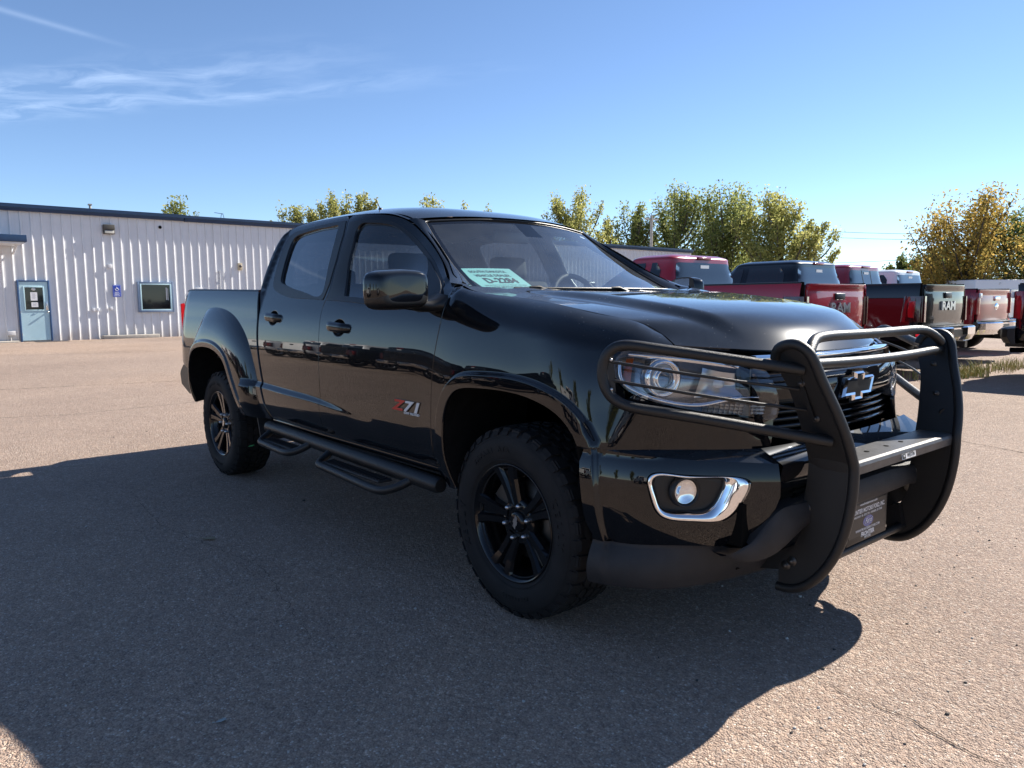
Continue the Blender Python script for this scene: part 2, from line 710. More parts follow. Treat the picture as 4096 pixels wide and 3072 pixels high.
def seg_dist(poly, Q, closed=False):
    poly = np.asarray(poly, float)
    Q = np.asarray(Q, float)
    best = np.full(len(Q), 1e9)
    n = len(poly)
    for i in range(n if closed else n - 1):
        a, b = poly[i], poly[(i + 1) % n]
        e = b - a
        L = e @ e + 1e-12
        t = np.clip(((Q - a) @ e) / L, 0, 1)
        d = np.linalg.norm(Q - (a + t[:, None] * e), axis=1)
        best = np.minimum(best, d)
    return best


def sstep(x):
    x = np.clip(x, 0, 1)
    return x * x * (3 - 2 * x)


def tri_fill(outline, holes=(), h=.03, extra=None):
    loops = [poly_resample(outline, h * .8)] + [poly_resample(q, h * .8) for q in holes]
    pts, edges = [], []
    for lp in loops:
        b = len(pts)
        pts += [Vector((float(p[0]), float(p[1]))) for p in lp]
        edges += [(b + i, b + (i + 1) % len(lp)) for i in range(len(lp))]
    o = loops[0]
    x0, y0 = o.min(0)
    x1, y1 = o.max(0)
    gx = np.arange(x0 + h * .5, x1, h)
    gy = np.arange(y0 + h * .5, y1, h * .866)
    Q = np.array([(x + (h * .5 if k % 2 else 0), y) for k, y in enumerate(gy) for x in gx]) if len(gx) and len(gy) else np.zeros((0, 2))
    if len(Q):
        k = inside(o, Q) & (seg_dist(o, Q, True) > h * .45)
        for q in loops[1:]:
            k &= ~inside(q, Q) & (seg_dist(q, Q, True) > h * .45)
        Q = Q[k]
        if extra is not None and len(extra):
            X = np.asarray(extra, float)
            kx = inside(o, X) & (seg_dist(o, X, True) > .0025)
            for q in loops[1:]:
                kx &= ~inside(q, X) & (seg_dist(q, X, True) > .0025)
            X = X[kx]
            if len(X) and len(Q):
                far = np.ones(len(Q), bool)
                for c0 in range(0, len(Q), 400):
                    d2 = ((Q[c0:c0 + 400, None] - X[None]) ** 2).sum(2).min(1)
                    far[c0:c0 + 400] = d2 > (.010) ** 2
                Q = Q[far]
            Q = np.vstack([Q, X])
        pts += [Vector((float(p[0]), float(p[1]))) for p in Q]
    vo, eo, fo, _, _, _ = delaunay_2d_cdt(pts, edges, [], 0, 1e-6)
    V = np.array([v[:] for v in vo])
    F = np.array([f[:] for f in fo if len(f) == 3])
    c = V[F].mean(1)
    k = inside(o, c)
    for q in loops[1:]:
        k &= ~inside(q, c)
    return V, F[k], loops


def fn_normals(fn, V, sign):
    e = 2e-3
    a = fn(V[:, 0] + e, V[:, 1]) - fn(V[:, 0] - e, V[:, 1])
    b = fn(V[:, 0], V[:, 1] + e) - fn(V[:, 0], V[:, 1] - e)
    n = np.cross(a, b)
    n /= np.linalg.norm(n, axis=1)[:, None] + 1e-12
    return n * sign


def panel_mesh(name, fn, outline, holes=(), h=.03, mats=None, rim=.014, sign=1, off=0.0, flip_y=False, extra=None):
    """a trimmed sheet on the surface fn(u, v) with turned-in edges; sign makes the normal point outwards"""
    V2, F, loops = tri_fill(outline, holes, h, extra)
    N = fn_normals(fn, V2, sign)
    P = fn(V2[:, 0], V2[:, 1]) + N * off
    # orient
    fa = np.cross(P[F[:, 1]] - P[F[:, 0]], P[F[:, 2]] - P[F[:, 0]])
    fl = (fa * N[F[:, 0]]).sum(1) < 0
    F = F.copy()
    F[fl] = F[fl][:, ::-1]
    V = list(P)
    NN = list(N)
    FF = [tuple(f) for f in F]
    if rim:
        for li, lp in enumerate(loops):
            lp = np.asarray(lp)
            n_ = fn_normals(fn, lp, sign)
            p = fn(lp[:, 0], lp[:, 1]) + n_ * off
            q = p - n_ * rim
            t = np.roll(p, -1, 0) - np.roll(p, 1, 0)
            o_ = np.cross(t, n_)
            o_ /= np.linalg.norm(o_, axis=1)[:, None] + 1e-12
            area = 0.5 * np.sum(lp[:, 0] * np.roll(lp[:, 1], -1) - np.roll(lp[:, 0], -1) * lp[:, 1])
            cen = fn(V2[:, 0], V2[:, 1]).mean(0)
            if li == 0:
                if ((p - cen) * o_).sum() < 0:
                    o_ = -o_
            else:
                if ((p - p.mean(0)) * o_).sum() > 0:
                    o_ = -o_
            b = len(V)
            m = len(lp)
            nn = n_ * .6 + o_ * .8
            V += list(p) + list(q)
            NN += list(nn) + list(o_)
            for i in range(m):
                j = (i + 1) % m
                f = (b + i, b + j, b + m + j, b + m + i)
                fa_ = np.cross(p[j] - p[i], q[i] - p[i])
                FF.append(f if fa_ @ o_[i] > 0 else f[::-1])
    V = np.array(V)
    NN = np.array(NN)
    if flip_y:
        V[:, 1] *= -1
        NN[:, 1] *= -1
        FF = [f[::-1] for f in FF]
    return mesh_from(name, V, FF, mats, None, True, NN)


# ================================================================ the black pickup
# truck frame: +x forward, right side at -y, front axle at x = 0, ground z = 0
LZ = np.array([.40, .50, .58, .66, .735, .86, .98, 1.07, 1.16, 1.25, 1.30, 1.40, 1.50, 1.60, 1.66, 1.71, 1.745])
LW = np.array([.868, .910, .934, .943, .944, .943, .938, .929, .914, .886, .868, .826, .780, .730, .697, .663, .61])
FS = [.30, .40, .50, .61, .73, .86, 1.0, 1.2, 1.45]
FT = {
    .735: [(.30, -.943), (.40, -.935), (.50, -.900), (.58, -.825), (.665, -.73), (.755, -.63), (.83, -.51), (.875, -.28), (.885, 0)],
    .86: [(.30, -.942), (.40, -.928), (.50, -.885), (.60, -.815), (.69, -.71), (.775, -.60), (.83, -.47), (.86, -.26), (.87, 0)],
    .98: [(.30, -.937), (.40, -.915), (.50, -.870), (.60, -.803), (.70, -.70), (.78, -.585), (.83, -.45), (.86, -.25), (.87, 0)],
    1.07: [(.30, -.925), (.40, -.895), (.50, -.845), (.595, -.775), (.69, -.67), (.76, -.56), (.81, -.43), (.84, -.24), (.85, 0)],
    1.25: [(.30, -.88), (.40, -.84), (.50, -.78), (.58, -.70), (.66, -.60), (.72, -.50), (.77, -.38), (.80, -.2), (.81, 0)],
}
ST = np.array([-5, -3, -1, -.5, 0, .15] + FS)
fz = sorted(FT)
fr_tab = np.array([FT[z] for z in fz])
_rows = []
for _z, _w in zip(LZ, LW):
    fx = np.array([[np.interp(_z, fz, fr_tab[:, j, k]) for k in (0, 1)] for j in range(len(FS))])
    _rows.append(np.vstack([[(s, -_w) for s in ST[:6]], fx]))
_rows = np.array(_rows)                                     # levels, stations, 2
plan_f = spline(ST, _rows.transpose(1, 0, 2))               # s -> levels, 2
lvl_b = spline(LZ, np.eye(len(LZ)))                         # z -> weights
crown_f = spline([-.6, -.45, -.38, -.15, .06, .27, .43, .545, .62, .75],
                 [1.325, 1.306, 1.288, 1.254, 1.231, 1.2025, 1.176, 1.152, 1.122, 1.085])

ARCH_F = smooth_path([(-.352, .44), (-.372, .552), (-.376, .660), (-.362, .762), (-.327, .832), (-.272, .874), (-.154, .893),
                      (-.007, .897), (.139, .889), (.257, .865), (.329, .833), (.379, .786), (.408, .72), (.425, .62), (.440, .50), (.45, .42)], .02)
ARCH_R = smooth_path([(-3.60, .50), (-3.614, .656), (-3.600, .79), (-3.54, .872), (-3.40, .918), (-3.25, .929), (-3.10, .921),
                      (-2.96, .889), (-2.86, .836), (-2.795, .753), (-2.72, .655), (-2.635, .525)], .02)
FLARE_R = smooth_path([(-3.66, .50), (-3.655, .70), (-3.61, .88), (-3.555, 1.02), (-3.49, 1.12), (-3.41, 1.18), (-3.30, 1.20), (-3.16, 1.20), (-2.92, 1.166),
                       (-2.725, 1.091), (-2.58, .989), (-2.50, .877), (-2.44, .754), (-2.40, .60), (-2.38, .50)], .03)
crease_f = spline([-2.5, -2.264, -1.998, -1.707, -1.508, -1.246, -.9, -.6], [.748, .742, .733, .725, .713, .688, .66, .63])
HANDLES = [(-1.354, 1.10), (-2.207, 1.14)]


def bulge(s, z):
    """how far the metal stands out from the plain side"""
    Q = np.stack([s, z], 1)
    d = np.zeros(len(s))
    k = (s > -.62) & (s < .7) & (z < 1.15)
    if k.any():
        a = seg_dist(ARCH_F, Q[k])
        d[k] += .019 * sstep((.062 - a) / .012) + .010 * np.exp(-(a / .16) ** 2)
    k = (s > -3.8) & (s < -2.3) & (z < 1.3)
    if k.any():
        q = Q[k]
        inn = inside(np.vstack([FLARE_R]), q)
        da = seg_dist(ARCH_R, q)
        do = seg_dist(FLARE_R, q)
        t = da / (da + do + 1e-9)
        v = np.where(inn, .054 * (1 - t ** 3.0), 0)
        d[k] += v + .010 * sstep((.055 - da) / .02)
    k = (s > -2.6) & (s < -.5) & (z < .9)
    if k.any():
        hgt = .020 * sstep((-.9 - s[k]) / 1.2)
        d[k] += hgt * sstep((crease_f(s[k]) - z[k]) / .034) * sstep((z[k] - .47) / .16)
    for hx, hz in HANDLES:
        r2 = ((s - hx) / .062) ** 2 + ((z - hz) / .040) ** 2
        d -= .020 * sstep((1.25 - r2) / .9)
    # the upper cab draws in towards the windshield
    d -= .11 * sstep((z - 1.20) / .235) * sstep((s + 1.60) / .65) * (1 - sstep((s + .46) / .08))
    # rear corner turns in
    d -= .10 * np.clip((-3.86 - s) / .34, 0, 1) ** 2.2
    # the shoulder of the pickup bed is more upright than the doors
    d += .020 * sstep((-2.43 - s) / .03) * sstep((z - 1.12) / .18)
    return d


def body(s, z):
    s = np.asarray(s, float)
    z = np.asarray(z, float)
    B = lvl_b(z)                                            # n, L
    e = 1e-3
    P = (plan_f(s) * B[:, :, None]).sum(1)
    P2 = (plan_f(s + e) * B[:, :, None]).sum(1)
    P1 = (plan_f(s - e) * B[:, :, None]).sum(1)
    t = P2 - P1
    t /= np.linalg.norm(t, axis=1)[:, None] + 1e-12
    n = np.stack([t[:, 1], -t[:, 0]], 1)                    # outwards
    zc = crown_f(s)
    Rr = .05 + .07 * sstep((s + .45) / .5)
    q = np.clip((z - (zc - Rr)) / Rr, 0, .985)
    w = sstep((s + .60) / .12)
    ins = Rr * (1 - np.sqrt(1 - q * q)) * w
    P = P + n * (bulge(s, z) - ins)[:, None]
    return np.stack([P[:, 0], P[:, 1], z], 1)


def body1(s, z, off=0.0):
    s, z = np.array([s], float), np.array([z], float)
    n = fn_normals(body, np.stack([s, z], 1), 1)[0]
    return body(s, z)[0] + n * off


truck = empty('pickup_truck')
tag(truck, 'black crew-cab pickup with a black grille guard over its front, parked in the foreground', 'pickup truck')


def both(name, fn, outline, holes=(), h=.03, mats=None, parent=None, rim=.014, off=0.0, parents=None, extra=None):
    """the same panel on the right side and, mirrored, on the left side"""
    r = []
    for k, fl in enumerate((False, True)):
        me = panel_mesh(name, fn, outline, holes, h, mats, rim, 1, off, fl, extra)
        r.append(add_obj(name, me, parents[k] if parents else parent))
    return r


def both_mb(name, make, mats, parent=None, parents=None):
    r = []
    for k in (0, 1):
        mb = MB()
        make(mb)
        if k:
            mb.mirror_y()
        r.append(mb.build(name, mats, parents[k] if parents else parent))
    return r


# gaps between the panels (x, z on the side)
GAP_F = smooth_path([(-.486, .505), (-.487, .58), (-.486, .736), (-.479, .893), (-.462, 1.04), (-.447, 1.123), (-.439, 1.20), (-.437, 1.250), (-.462, 1.285), (-.519, 1.311)], .03)
FRAME = smooth_path([(-.519, 1.311), (-.575, 1.336), (-.668, 1.383), (-.764, 1.443), (-.891, 1.519), (-1.008, 1.580), (-1.111, 1.632), (-1.196, 1.664), (-1.303, 1.688),
                     (-1.42, 1.701), (-1.66, 1.714), (-1.957, 1.722), (-2.21, 1.722), (-2.33, 1.712), (-2.42, 1.695)], .03)
GAP_B = smooth_path([(-1.552, .505), (-1.553, .60), (-1.562, .80), (-1.575, 1.05), (-1.580, 1.15), (-1.575, 1.215), (-1.553, 1.275), (-1.553, 1.32), (-1.572, 1.44),
                     (-1.600, 1.58), (-1.655, 1.714)], .03)
GAP_R = smooth_path([(-2.262, .515), (-2.286, .61), (-2.341, .751), (-2.392, .906), (-2.421, 1.04), (-2.433, 1.152), (-2.450, 1.24), (-2.468, 1.33),
                     (-2.482, 1.43), (-2.486, 1.52), (-2.475, 1.615), (-2.435, 1.680), (-2.42, 1.695)], .03)
g = .0028


def upto(curve, end, axis=0):
    return curve


fr_i = int(np.argmin(np.abs(FRAME[:, 0] + 1.655)))
door_f = list(GAP_F + [-g, 0])[1:-1] + list(FRAME[:fr_i] + [-g * .6, -g * 1.4]) + list((GAP_B + [g, 0])[::-1])[1:-1]
door_f = [(-.489, .512)] + door_f + [(-1.549, .512)]
door_r = list(GAP_B + [-g, 0])[1:-1] + list(FRAME[fr_i + 1:-1] + [0, -g * 1.6]) + list((GAP_R + [g, 0])[::-1])[1:-1]
door_r = [(-1.555, .512)] + door_r + [(-2.258, .525)]

WIN_F = smooth_path([(-1.372, 1.262), (-1.420, 1.35), (-1.460, 1.438), (-1.484, 1.555), (-1.500, 1.625), (-1.478, 1.650), (-1.42, 1.650), (-1.376, 1.646), (-1.261, 1.629),
                     (-1.165, 1.594), (-1.072, 1.547), (-.960, 1.487), (-.854, 1.430), (-.740, 1.368), (-.640, 1.322), (-.575, 1.27)], .02)
WIN_F = np.vstack([WIN_F, [(-.56, 1.218), (-.9, 1.233), (-1.15, 1.247)]])
WIN_R = smooth_path([(-1.625, 1.280), (-1.867, 1.290), (-2.06, 1.317), (-2.18, 1.342), (-2.240, 1.362), (-2.268, 1.42), (-2.284, 1.475), (-2.303, 1.58), (-2.297, 1.622),
                     (-2.262, 1.641), (-2.180, 1.651), (-1.97, 1.662), (-1.80, 1.663), (-1.728, 1.657), (-1.715, 1.632), (-1.688, 1.56), (-1.650, 1.417)], .02, closed=True)

blk = M['black']
def rows_off(curve, ds, step=.014):
    # rows of points beside a curve, both sides, for a finer mesh where the metal bends
    c = poly_resample(curve, step, closed=False)
    t = np.gradient(c, axis=0)
    t /= np.linalg.norm(t, axis=1)[:, None]
    n = np.stack([-t[:, 1], t[:, 0]], 1)
    return np.vstack([c + n * d for d in ds])


cr_x = np.linspace(-2.45, -.7, 120)
cr_line = np.stack([cr_x, crease_f(cr_x)], 1)
X_CREASE = rows_off(cr_line, [.006, .0, -.006, -.012, -.018, -.024, -.030, -.036, -.044])
X_HAND = np.vstack([[(hx + r * .066 * math.cos(a), hz + r * .043 * math.sin(a)) for a in np.linspace(0, 6.28, 28)[:-1]] for hx, hz in HANDLES for r in (.5, .7, .85, 1, 1.12, 1.25)])
fd = both('front_door', body, door_f, [WIN_F], .026, blk, truck, extra=np.vstack([X_CREASE, X_HAND]))
rd = both('rear_door', body, door_r, [WIN_R], .026, blk, truck, extra=np.vstack([X_CREASE, X_HAND]))

# fender: door gap - crown - headlight top - seam - arch
HL = smooth_path([(.500, 1.052), (.520, 1.064), (.575, 1.060), (.66, 1.050), (.78, 1.036), (.90, 1.022), (.965, 1.008), (.985, .99), (1.01, .93), (1.035, .865), (1.03, .832),
                  (.93, .843), (.80, .857), (.68, .880), (.605, .902), (.545, .930), (.512, .957), (.494, .993), (.490, 1.025)], .015, closed=True)
crown_s = np.linspace(-.448, .585, 34)
crown_pts = [(s, float(crown_f(s)) - .003) for s in crown_s]
SEAM = [(.388, .776), (.420, .820), (.455, .848), (.495, .872), (.535, .900)]
af_in = [p for p in ARCH_F if p[0] < .382]
fender = ([(-.481, .505)] + [tuple(p) for p in (GAP_F + [g, 0]) if .51 < p[1] < 1.29 and p[0] > -.49] + crown_pts[1:] + [(.625, 1.112), (.655, 1.085), (.672, 1.054)])
hl_top = [tuple(p) for p in HL if p[1] > .99 and p[0] < .665]
hl_top = sorted([p for p in hl_top if p[1] > 1.045], key=lambda p: -p[0])
hl_left = [(.497, 1.05), (.486, 1.027), (.489, .992), (.507, .954), (.532, .930)]
fender += hl_top[1:] + hl_left + SEAM[::-1] + [tuple(p) for p in af_in[::-1]] + [(-.352, .44), (-.40, .44), (-.475, .47)]
X_AF = rows_off(ARCH_F, [.010, .022, .034, .042, .047, .050, .053, .056, .059, .062, .066, .072, .084, .10])
fend = both('front_fender', body, fender, [], .020, blk, truck, extra=X_AF)

# bed side
bed = [tuple(p) for p in (GAP_R + [-.030, 0]) if p[1] < 1.285] + [(-2.496, 1.302), (-3.2, 1.318), (-3.90, 1.330), (-3.985, 1.282), (-4.035, 1.24), (-4.048, 1.215), (-4.055, 1.05), (-4.055, .86),
       (-4.01, .785), (-3.86, .74), (-3.72, .70), (-3.66, .60), (-3.648, .50)] + [tuple(p) for p in ARCH_R] + [(-2.60, .515), (-2.45, .51), (-2.33, .515)]
X_AR = np.vstack([rows_off(ARCH_R, [.01, .02, .03, .036, .041, .046, .051, .056, .064, .08]), rows_off(FLARE_R, [.012, .006, .002, -.002, -.006, -.012, -.02, -.03, -.045]), X_CREASE])
beds = both('bed_side', body, bed, [], .022, blk, truck, extra=X_AR)

# dark strips added behind every gap to stop light showing through
def gap_back(mb):
    lowR = np.array([q for q in GAP_R if q[1] < 1.27]) + [-.015, 0]
    for ci, c in enumerate((GAP_F, GAP_B, lowR, GAP_R, np.array(SEAM), FRAME[2:], np.array(crown_pts))):
        c = np.asarray(c)
        n = len(c)
        G = []
        for k, dx in ((0, -.02 if ci != 3 else -.003), (1, .02)):
            t = np.gradient(c, axis=0)
            t /= np.linalg.norm(t, axis=1)[:, None]
            o = c + np.stack([t[:, 1], -t[:, 0]], 1) * dx
            o[:, 1] = np.minimum(o[:, 1], np.where(o[:, 0] > -.44, crown_f(o[:, 0]) - .004, 9))
            N = fn_normals(body, o, 1)
            G.append(body(o[:, 0], o[:, 1]) - N * .016)
        mb.grid(np.array(G))
gb = both_mb('gap_backing', gap_back, M['under'], truck)

# windows: glass, satin surround, belt moulding, B pillar cover
ring_r = smooth_path([(-1.600, 1.244), (-1.834, 1.253), (-2.063, 1.264), (-2.221, 1.291), (-2.325, 1.330), (-2.352, 1.37), (-2.372, 1.42), (-2.402, 1.575), (-2.395, 1.63), (-2.355, 1.658), (-2.231, 1.671), (-1.95, 1.681), (-1.66, 1.681)], .02)
ring_r = np.vstack([ring_r, [(-1.620, 1.60), (-1.588, 1.46), (-1.572, 1.33), (-1.590, 1.26)]])
ring_f = np.vstack([smooth_path([(-1.555, 1.243), (-1.387, 1.237), (-1.09, 1.219), (-.752, 1.197), (-.56, 1.186)], .03),
                    smooth_path([(-.515, 1.245), (-.560, 1.305), (-.640, 1.345), (-.740, 1.391), (-.850, 1.451), (-.955, 1.508), (-1.068, 1.567), (-1.165, 1.613), (-1.262, 1.647), (-1.376, 1.664), (-1.47, 1.669), (-1.605, 1.668)], .03),
                    [(-1.587, 1.58), (-1.560, 1.44), (-1.540, 1.32), (-1.540, 1.28)]])
tr_f = both('window_surround', body, ring_f, [WIN_F], .03, M['satin'], rim=.008, off=.0035, parents=fd)
tr_r = both('window_surround', body, ring_r, [WIN_R], .03, M['satin'], rim=.008, off=.0035, parents=rd)


def grow(P, d):
    P = np.asarray(P)
    c = P.mean(0)
    v = P - c
    return c + v * (1 + d / np.linalg.norm(v, axis=1)[:, None])


gf = both('window_pane', body, grow(WIN_F, .012), [], .05, M['glass'], rim=0, off=-.012, parents=fd)
gr = both('window_pane', body, grow(WIN_R, .012), [], .05, M['privacy'], rim=0, off=-.012, parents=rd)

# mirror sail
SAIL = [(-.854, 1.434), (-.728, 1.371), (-.600, 1.318), (-.525, 1.275), (-.490, 1.235), (-.500, 1.190), (-.645, 1.187), (-.690, 1.30)]
sail = both('mirror_sail', body, SAIL, [], .03, M['satin'], rim=.012, off=.012, parents=fd)


# door handles
def make_handle(hx, hz):
    def f(mb):
        n = 13
        G = []
        for i in range(n):
            t = i / (n - 1)
            x = hx - .128 + .256 * t
            e = min(t, 1 - t) * 2
            out = .010 + .030 * sstep(np.array(e * 2.2))
            y = body1(np.clip(x, hx - .2, hx + .2), hz + .06)[1] - float(out)
            zz = hz + .004 - .02 * (t - .5) * .6
            hh = .021 + .004 * math.sin(t * math.pi)
            if i in (0, n - 1):
                hh *= .7
            ring = [(x, y + .016, zz - hh), (x, y + .004, zz - hh), (x, y - .004, zz - hh * .45), (x, y - .005, zz + hh * .4), (x, y + .003, zz + hh), (x, y + .016, zz + hh)]
            G.append(ring)
        mb.grid(np.array(G), smooth=True, flip=False)
        a = G[0]
        mb.add(a, [(0, 1, 2, 3, 4, 5)])
        mb.add(G[-1], [(5, 4, 3, 2, 1, 0)])
    return f


for (hx, hz), dd in zip(HANDLES, (fd, rd)):
    for o in both_mb('door_handle', make_handle(hx, hz), M['gloss'], parents=dd):
        fix_normals(o)

# ---- roof, pillars, windshield, cab back
rail = spline(np.linspace(0, 1, 8), [(-2.475, -.672, 1.694), (-2.356, -.653, 1.716), (-2.21, -.640, 1.7255), (-1.957, -.642, 1.7245), (-1.665, -.656, 1.7165), (-1.42, -.649, 1.7035), (-1.28, -.630, 1.688), (-1.150, -.618, 1.650)])
mid = spline([0, .12, .3, .55, .8, 1], [(-2.535, 0, 1.742), (-2.37, 0, 1.776), (-2.1, 0, 1.793), (-1.66, 0, 1.785), (-1.24, 0, 1.737), (-.992, 0, 1.676)])
nt, nw = 44, 61
G = np.zeros((nt, nw, 3))
for i, t in enumerate(np.linspace(0, 1, nt)):
    a, c = rail(np.array(t)), mid(np.array(t))
    for j, w in enumerate(np.linspace(-1, 1, nw)):
        k = 1 - abs(w) ** 3.4
        kx = 1 - abs(w) ** 2.2
        G[i, j] = (a[0] + (c[0] - a[0]) * kx, a[1] * -w if False else abs(a[1]) * w, a[2] + (c[2] - a[2]) * k)
mb = MB()
mb.grid(G)
# turned-down edges
for j, s in ((0, -1), (nw - 1, 1)):
    e = G[:, j]
    mb.grid(np.stack([e, e + [0, -s * .012, -.014]]), flip=(s > 0))
roof = mb.build('roof', blk, truck)
fix_normals(roof)

PO = smooth_path([(-1.150, -.618, 1.650), (-1.111, -.617, 1.634), (-1.008, -.631, 1.582), (-.891, -.656, 1.522), (-.764, -.692, 1.446), (-.668, -.725, 1.385), (-.575, -.775, 1.339), (-.519, -.815, 1.313)], .02)
PI_ = smooth_path([(-1.071, -.570, 1.640), (-.97, -.594, 1.565), (-.814, -.632, 1.462), (-.703, -.657, 1.393), (-.603, -.676, 1.339), (-.536, -.689, 1.304), (-.44, -.702, 1.266)], .02)
po_f = spline(np.linspace(0, 1, len(PO)), PO)
pi_f = spline(np.linspace(0, 1, len(PI_)), PI_)


def a_pillar(mb):
    G = np.zeros((40, 9, 3))
    for i, t in enumerate(np.linspace(0, 1, 40)):
        a, b = po_f(np.array(t)), pi_f(np.array(t))
        for j, w in enumerate(np.linspace(0, 1, 9)):
            p = a + (b - a) * w
            up = math.sin(math.pi * w) ** .8 * .010
            p = p + np.array([.25, -.35, .9]) * up
            G[i, j] = p
    mb.grid(G)
    e = G[:, -1]
    mb.grid(np.stack([e, e + [-.02, .012, -.018]]))


for o in both_mb('a_pillar', a_pillar, blk, truck):
    fix_normals(o)

nt, nw = 30, 41
G = np.zeros((nt, nw, 3))
UV = np.zeros((nt, nw, 2))
for i, t in enumerate(np.linspace(0, 1, nt)):
    a = pi_f(np.array(t))
    bx, bz = .075 + .045 * t, .030 * (1 - t)
    for j, w in enumerate(np.linspace(-1, 1, nw)):
        k = 1 - w * w
        G[i, j] = (a[0] + bx * k - .004, a[1] * -w, a[2] + bz * k - .006)
        UV[i, j] = (w, 1 - t)
mb = MB()
mb.grid(G)
me = mesh_from('windshield', mb.V, mb.F, M['wind'], None, True, None, UV.reshape(-1, 2))
ws = add_obj('windshield', me, truck)
fix_normals(ws)
WS = G
# rubber seal round the glass
mb = MB()
edge = np.vstack([G[:, 0], G[-1, 1:], G[::-1, -1][1:], G[0, ::-1][1:-1]])
mb.tube(edge + [.0, 0, .002], .006, 6, closed=True)
mb.build('windshield_seal', M['satin'], ws)


def cab_back(y, z):
    x = spline([1.0, 1.30, 1.43, 1.52, 1.62, 1.69, 1.74], [-2.505, -2.535, -2.555, -2.565, -2.555, -2.530, -2.50])(z)
    x = x + .05 * (np.abs(y) / .75) ** 3
    return np.stack([x, y, z], 1)


bk = [(-.80, 1.20), (.80, 1.20), (.80, 1.33), (.76, 1.43), (.70, 1.55), (.64, 1.66), (.58, 1.702), (.30, 1.728), (0, 1.735), (-.30, 1.728), (-.58, 1.702), (-.64, 1.66), (-.70, 1.55), (-.76, 1.43), (-.80, 1.33)]
bw = [(-.66, 1.335), (.66, 1.335), (.66, 1.42), (.60, 1.56), (.55, 1.625), (.35, 1.645), (-.35, 1.645), (-.55, 1.625), (-.60, 1.56), (-.66, 1.42)]
cb = add_obj('cab_back', panel_mesh('cab_back', cab_back, bk, [bw], .06, blk, .02, -1), truck)
add_obj('rear_window', panel_mesh('rear_window', cab_back, grow(bw, .015), [], .08, M['privacy'], 0, -1, -.012), cb)


def c_pillar(mb):
    a = np.array([p for p in (GAP_R + [-g, 0]) if p[1] > 1.15])
    A = body(a[:, 0], a[:, 1])
    Bp = cab_back(np.interp(a[:, 1], [1.15, 1.33, 1.43, 1.55, 1.66, 1.70], [-.80, -.80, -.76, -.70, -.64, -.60]), a[:, 1])
    G = []
    for w in np.linspace(0, 1, 8):
        c = A * (1 - w) + Bp * w
        c = c + np.array([-1., -.6, .15]) * (math.sin(math.pi * w) * .026)
        G.append(c)
    mb.grid(np.array(G))


for o in both_mb('c_pillar', c_pillar, M['satin'], truck):
    fix_normals(o)

# ---- hood
se = np.array([-.425, -.30, -.15, .06, .27, .43, .53, .585, .645])
ze = np.array([float(crown_f(s)) - .003 for s in se])
se[-2:] = (.620, .662)
ze[-3:] = (float(crown_f(.53)) - .003, 1.115, 1.078)
E = body(se, ze)
E[:, 1] += .006
xc = np.array([-.335, -.2, -.05, .15, .36, .53, .655, .745, .835])
zc_ = np.array([1.272, 1.268, 1.262, 1.247, 1.227, 1.204, 1.170, 1.126, 1.044])
rows = spline(np.linspace(0, 1, 9), np.column_stack([E, xc, zc_]))
nt, nw = 90, 121
G = np.zeros((nt, nw, 3))
for i, t in enumerate(np.linspace(0, 1, nt)):
    r = rows(np.array(t))
    fade = float(1 - sstep(np.array((t - .72) / .26)))
    grow_ = .35 + .65 * float(sstep(np.array(t / .35)))
    for j, w in enumerate(np.linspace(-1, 1, nw)):
        a = abs(w)
        rz = .026 * fade * grow_
        stp = float(sstep(np.array((.745 - a) / .115)))
        base = (1 - a ** 2.0) * (1 - fade) + fade * (.55 * (1 - a) + .45 * (1 - a ** 2))
        G[i, j] = (r[0] + (r[3] - r[0]) * (1 - a ** 2.3), -r[1] * w, r[2] + (r[4] - r[2] - rz * .85) * base + rz * stp)
mb = MB()
mb.grid(G)
lipf = G[-1]
mb.grid(np.stack([lipf, lipf + [-.004, 0, -.014], lipf + [-.03, 0, -.02]]), flip=True)
for j, s in ((0, 1), (nw - 1, -1)):
    e = G[:, j]
    mb.grid(np.stack([e, e + [0, s * .006, -.016]]), flip=(s < 0))
mb.grid(np.stack([G[0], G[0] + [-.01, 0, -.02]]))
hood = mb.build('hood', blk, truck)
fix_normals(hood)
HOOD = G

# filler between fender, hood corner and windshield foot
def cowl_end(mb):
    ss_ = np.linspace(-.449, -.425, 4)
    a = np.vstack([[po_f(np.array(1.))], body(ss_, np.array([float(crown_f(s)) - .004 for s in ss_]))])
    i0 = pi_f(np.array(1.))
    b = np.array([pi_f(np.array(.97)), i0 + [.0, .0, -.002], i0 + [.012, .012, -.008], i0 + [.03, .03, -.012], i0 + [.05, .05, -.012]])
    mb.grid(np.stack([a * (1 - w) + b * w + np.array([.10, -.35, .9]) * (.016 * math.sin(math.pi * w)) for w in np.linspace(0, 1, 8)]))


for o in both_mb('cowl_end', cowl_end, blk, truck):
    fix_normals(o)

# cowl strip and wipers
mb = MB()
bot = WS[-1]
mb.grid(np.stack([bot + [.0, 0, -.012], bot + [.07, 0, -.035], HOOD[0][np.linspace(0, nw - 1, bot.shape[0]).astype(int)][::1] * [1, 1, 1] + [-.005, 0, -.03]]))
cowl = mb.build('cowl', M['satin'], truck)
for y0, y1, in ((-.52, .06), (.02, .60)):
    mb = MB()
    y = np.linspace(y0, y1, 14)
    x = -.335 - .095 * (y / .70) ** 2 - .045
    z = 1.288 + .0 * y
    mb.tube(np.stack([x, y, z], 1), .006, 6)
    mb.tube([(-.36, y0 + .18, 1.262), (-.375, y0 + .10, 1.292), (-.382, y0 + .05, 1.292)], [.012, .009, .006], 6)
    mb.build('wiper', M['satin'], truck)

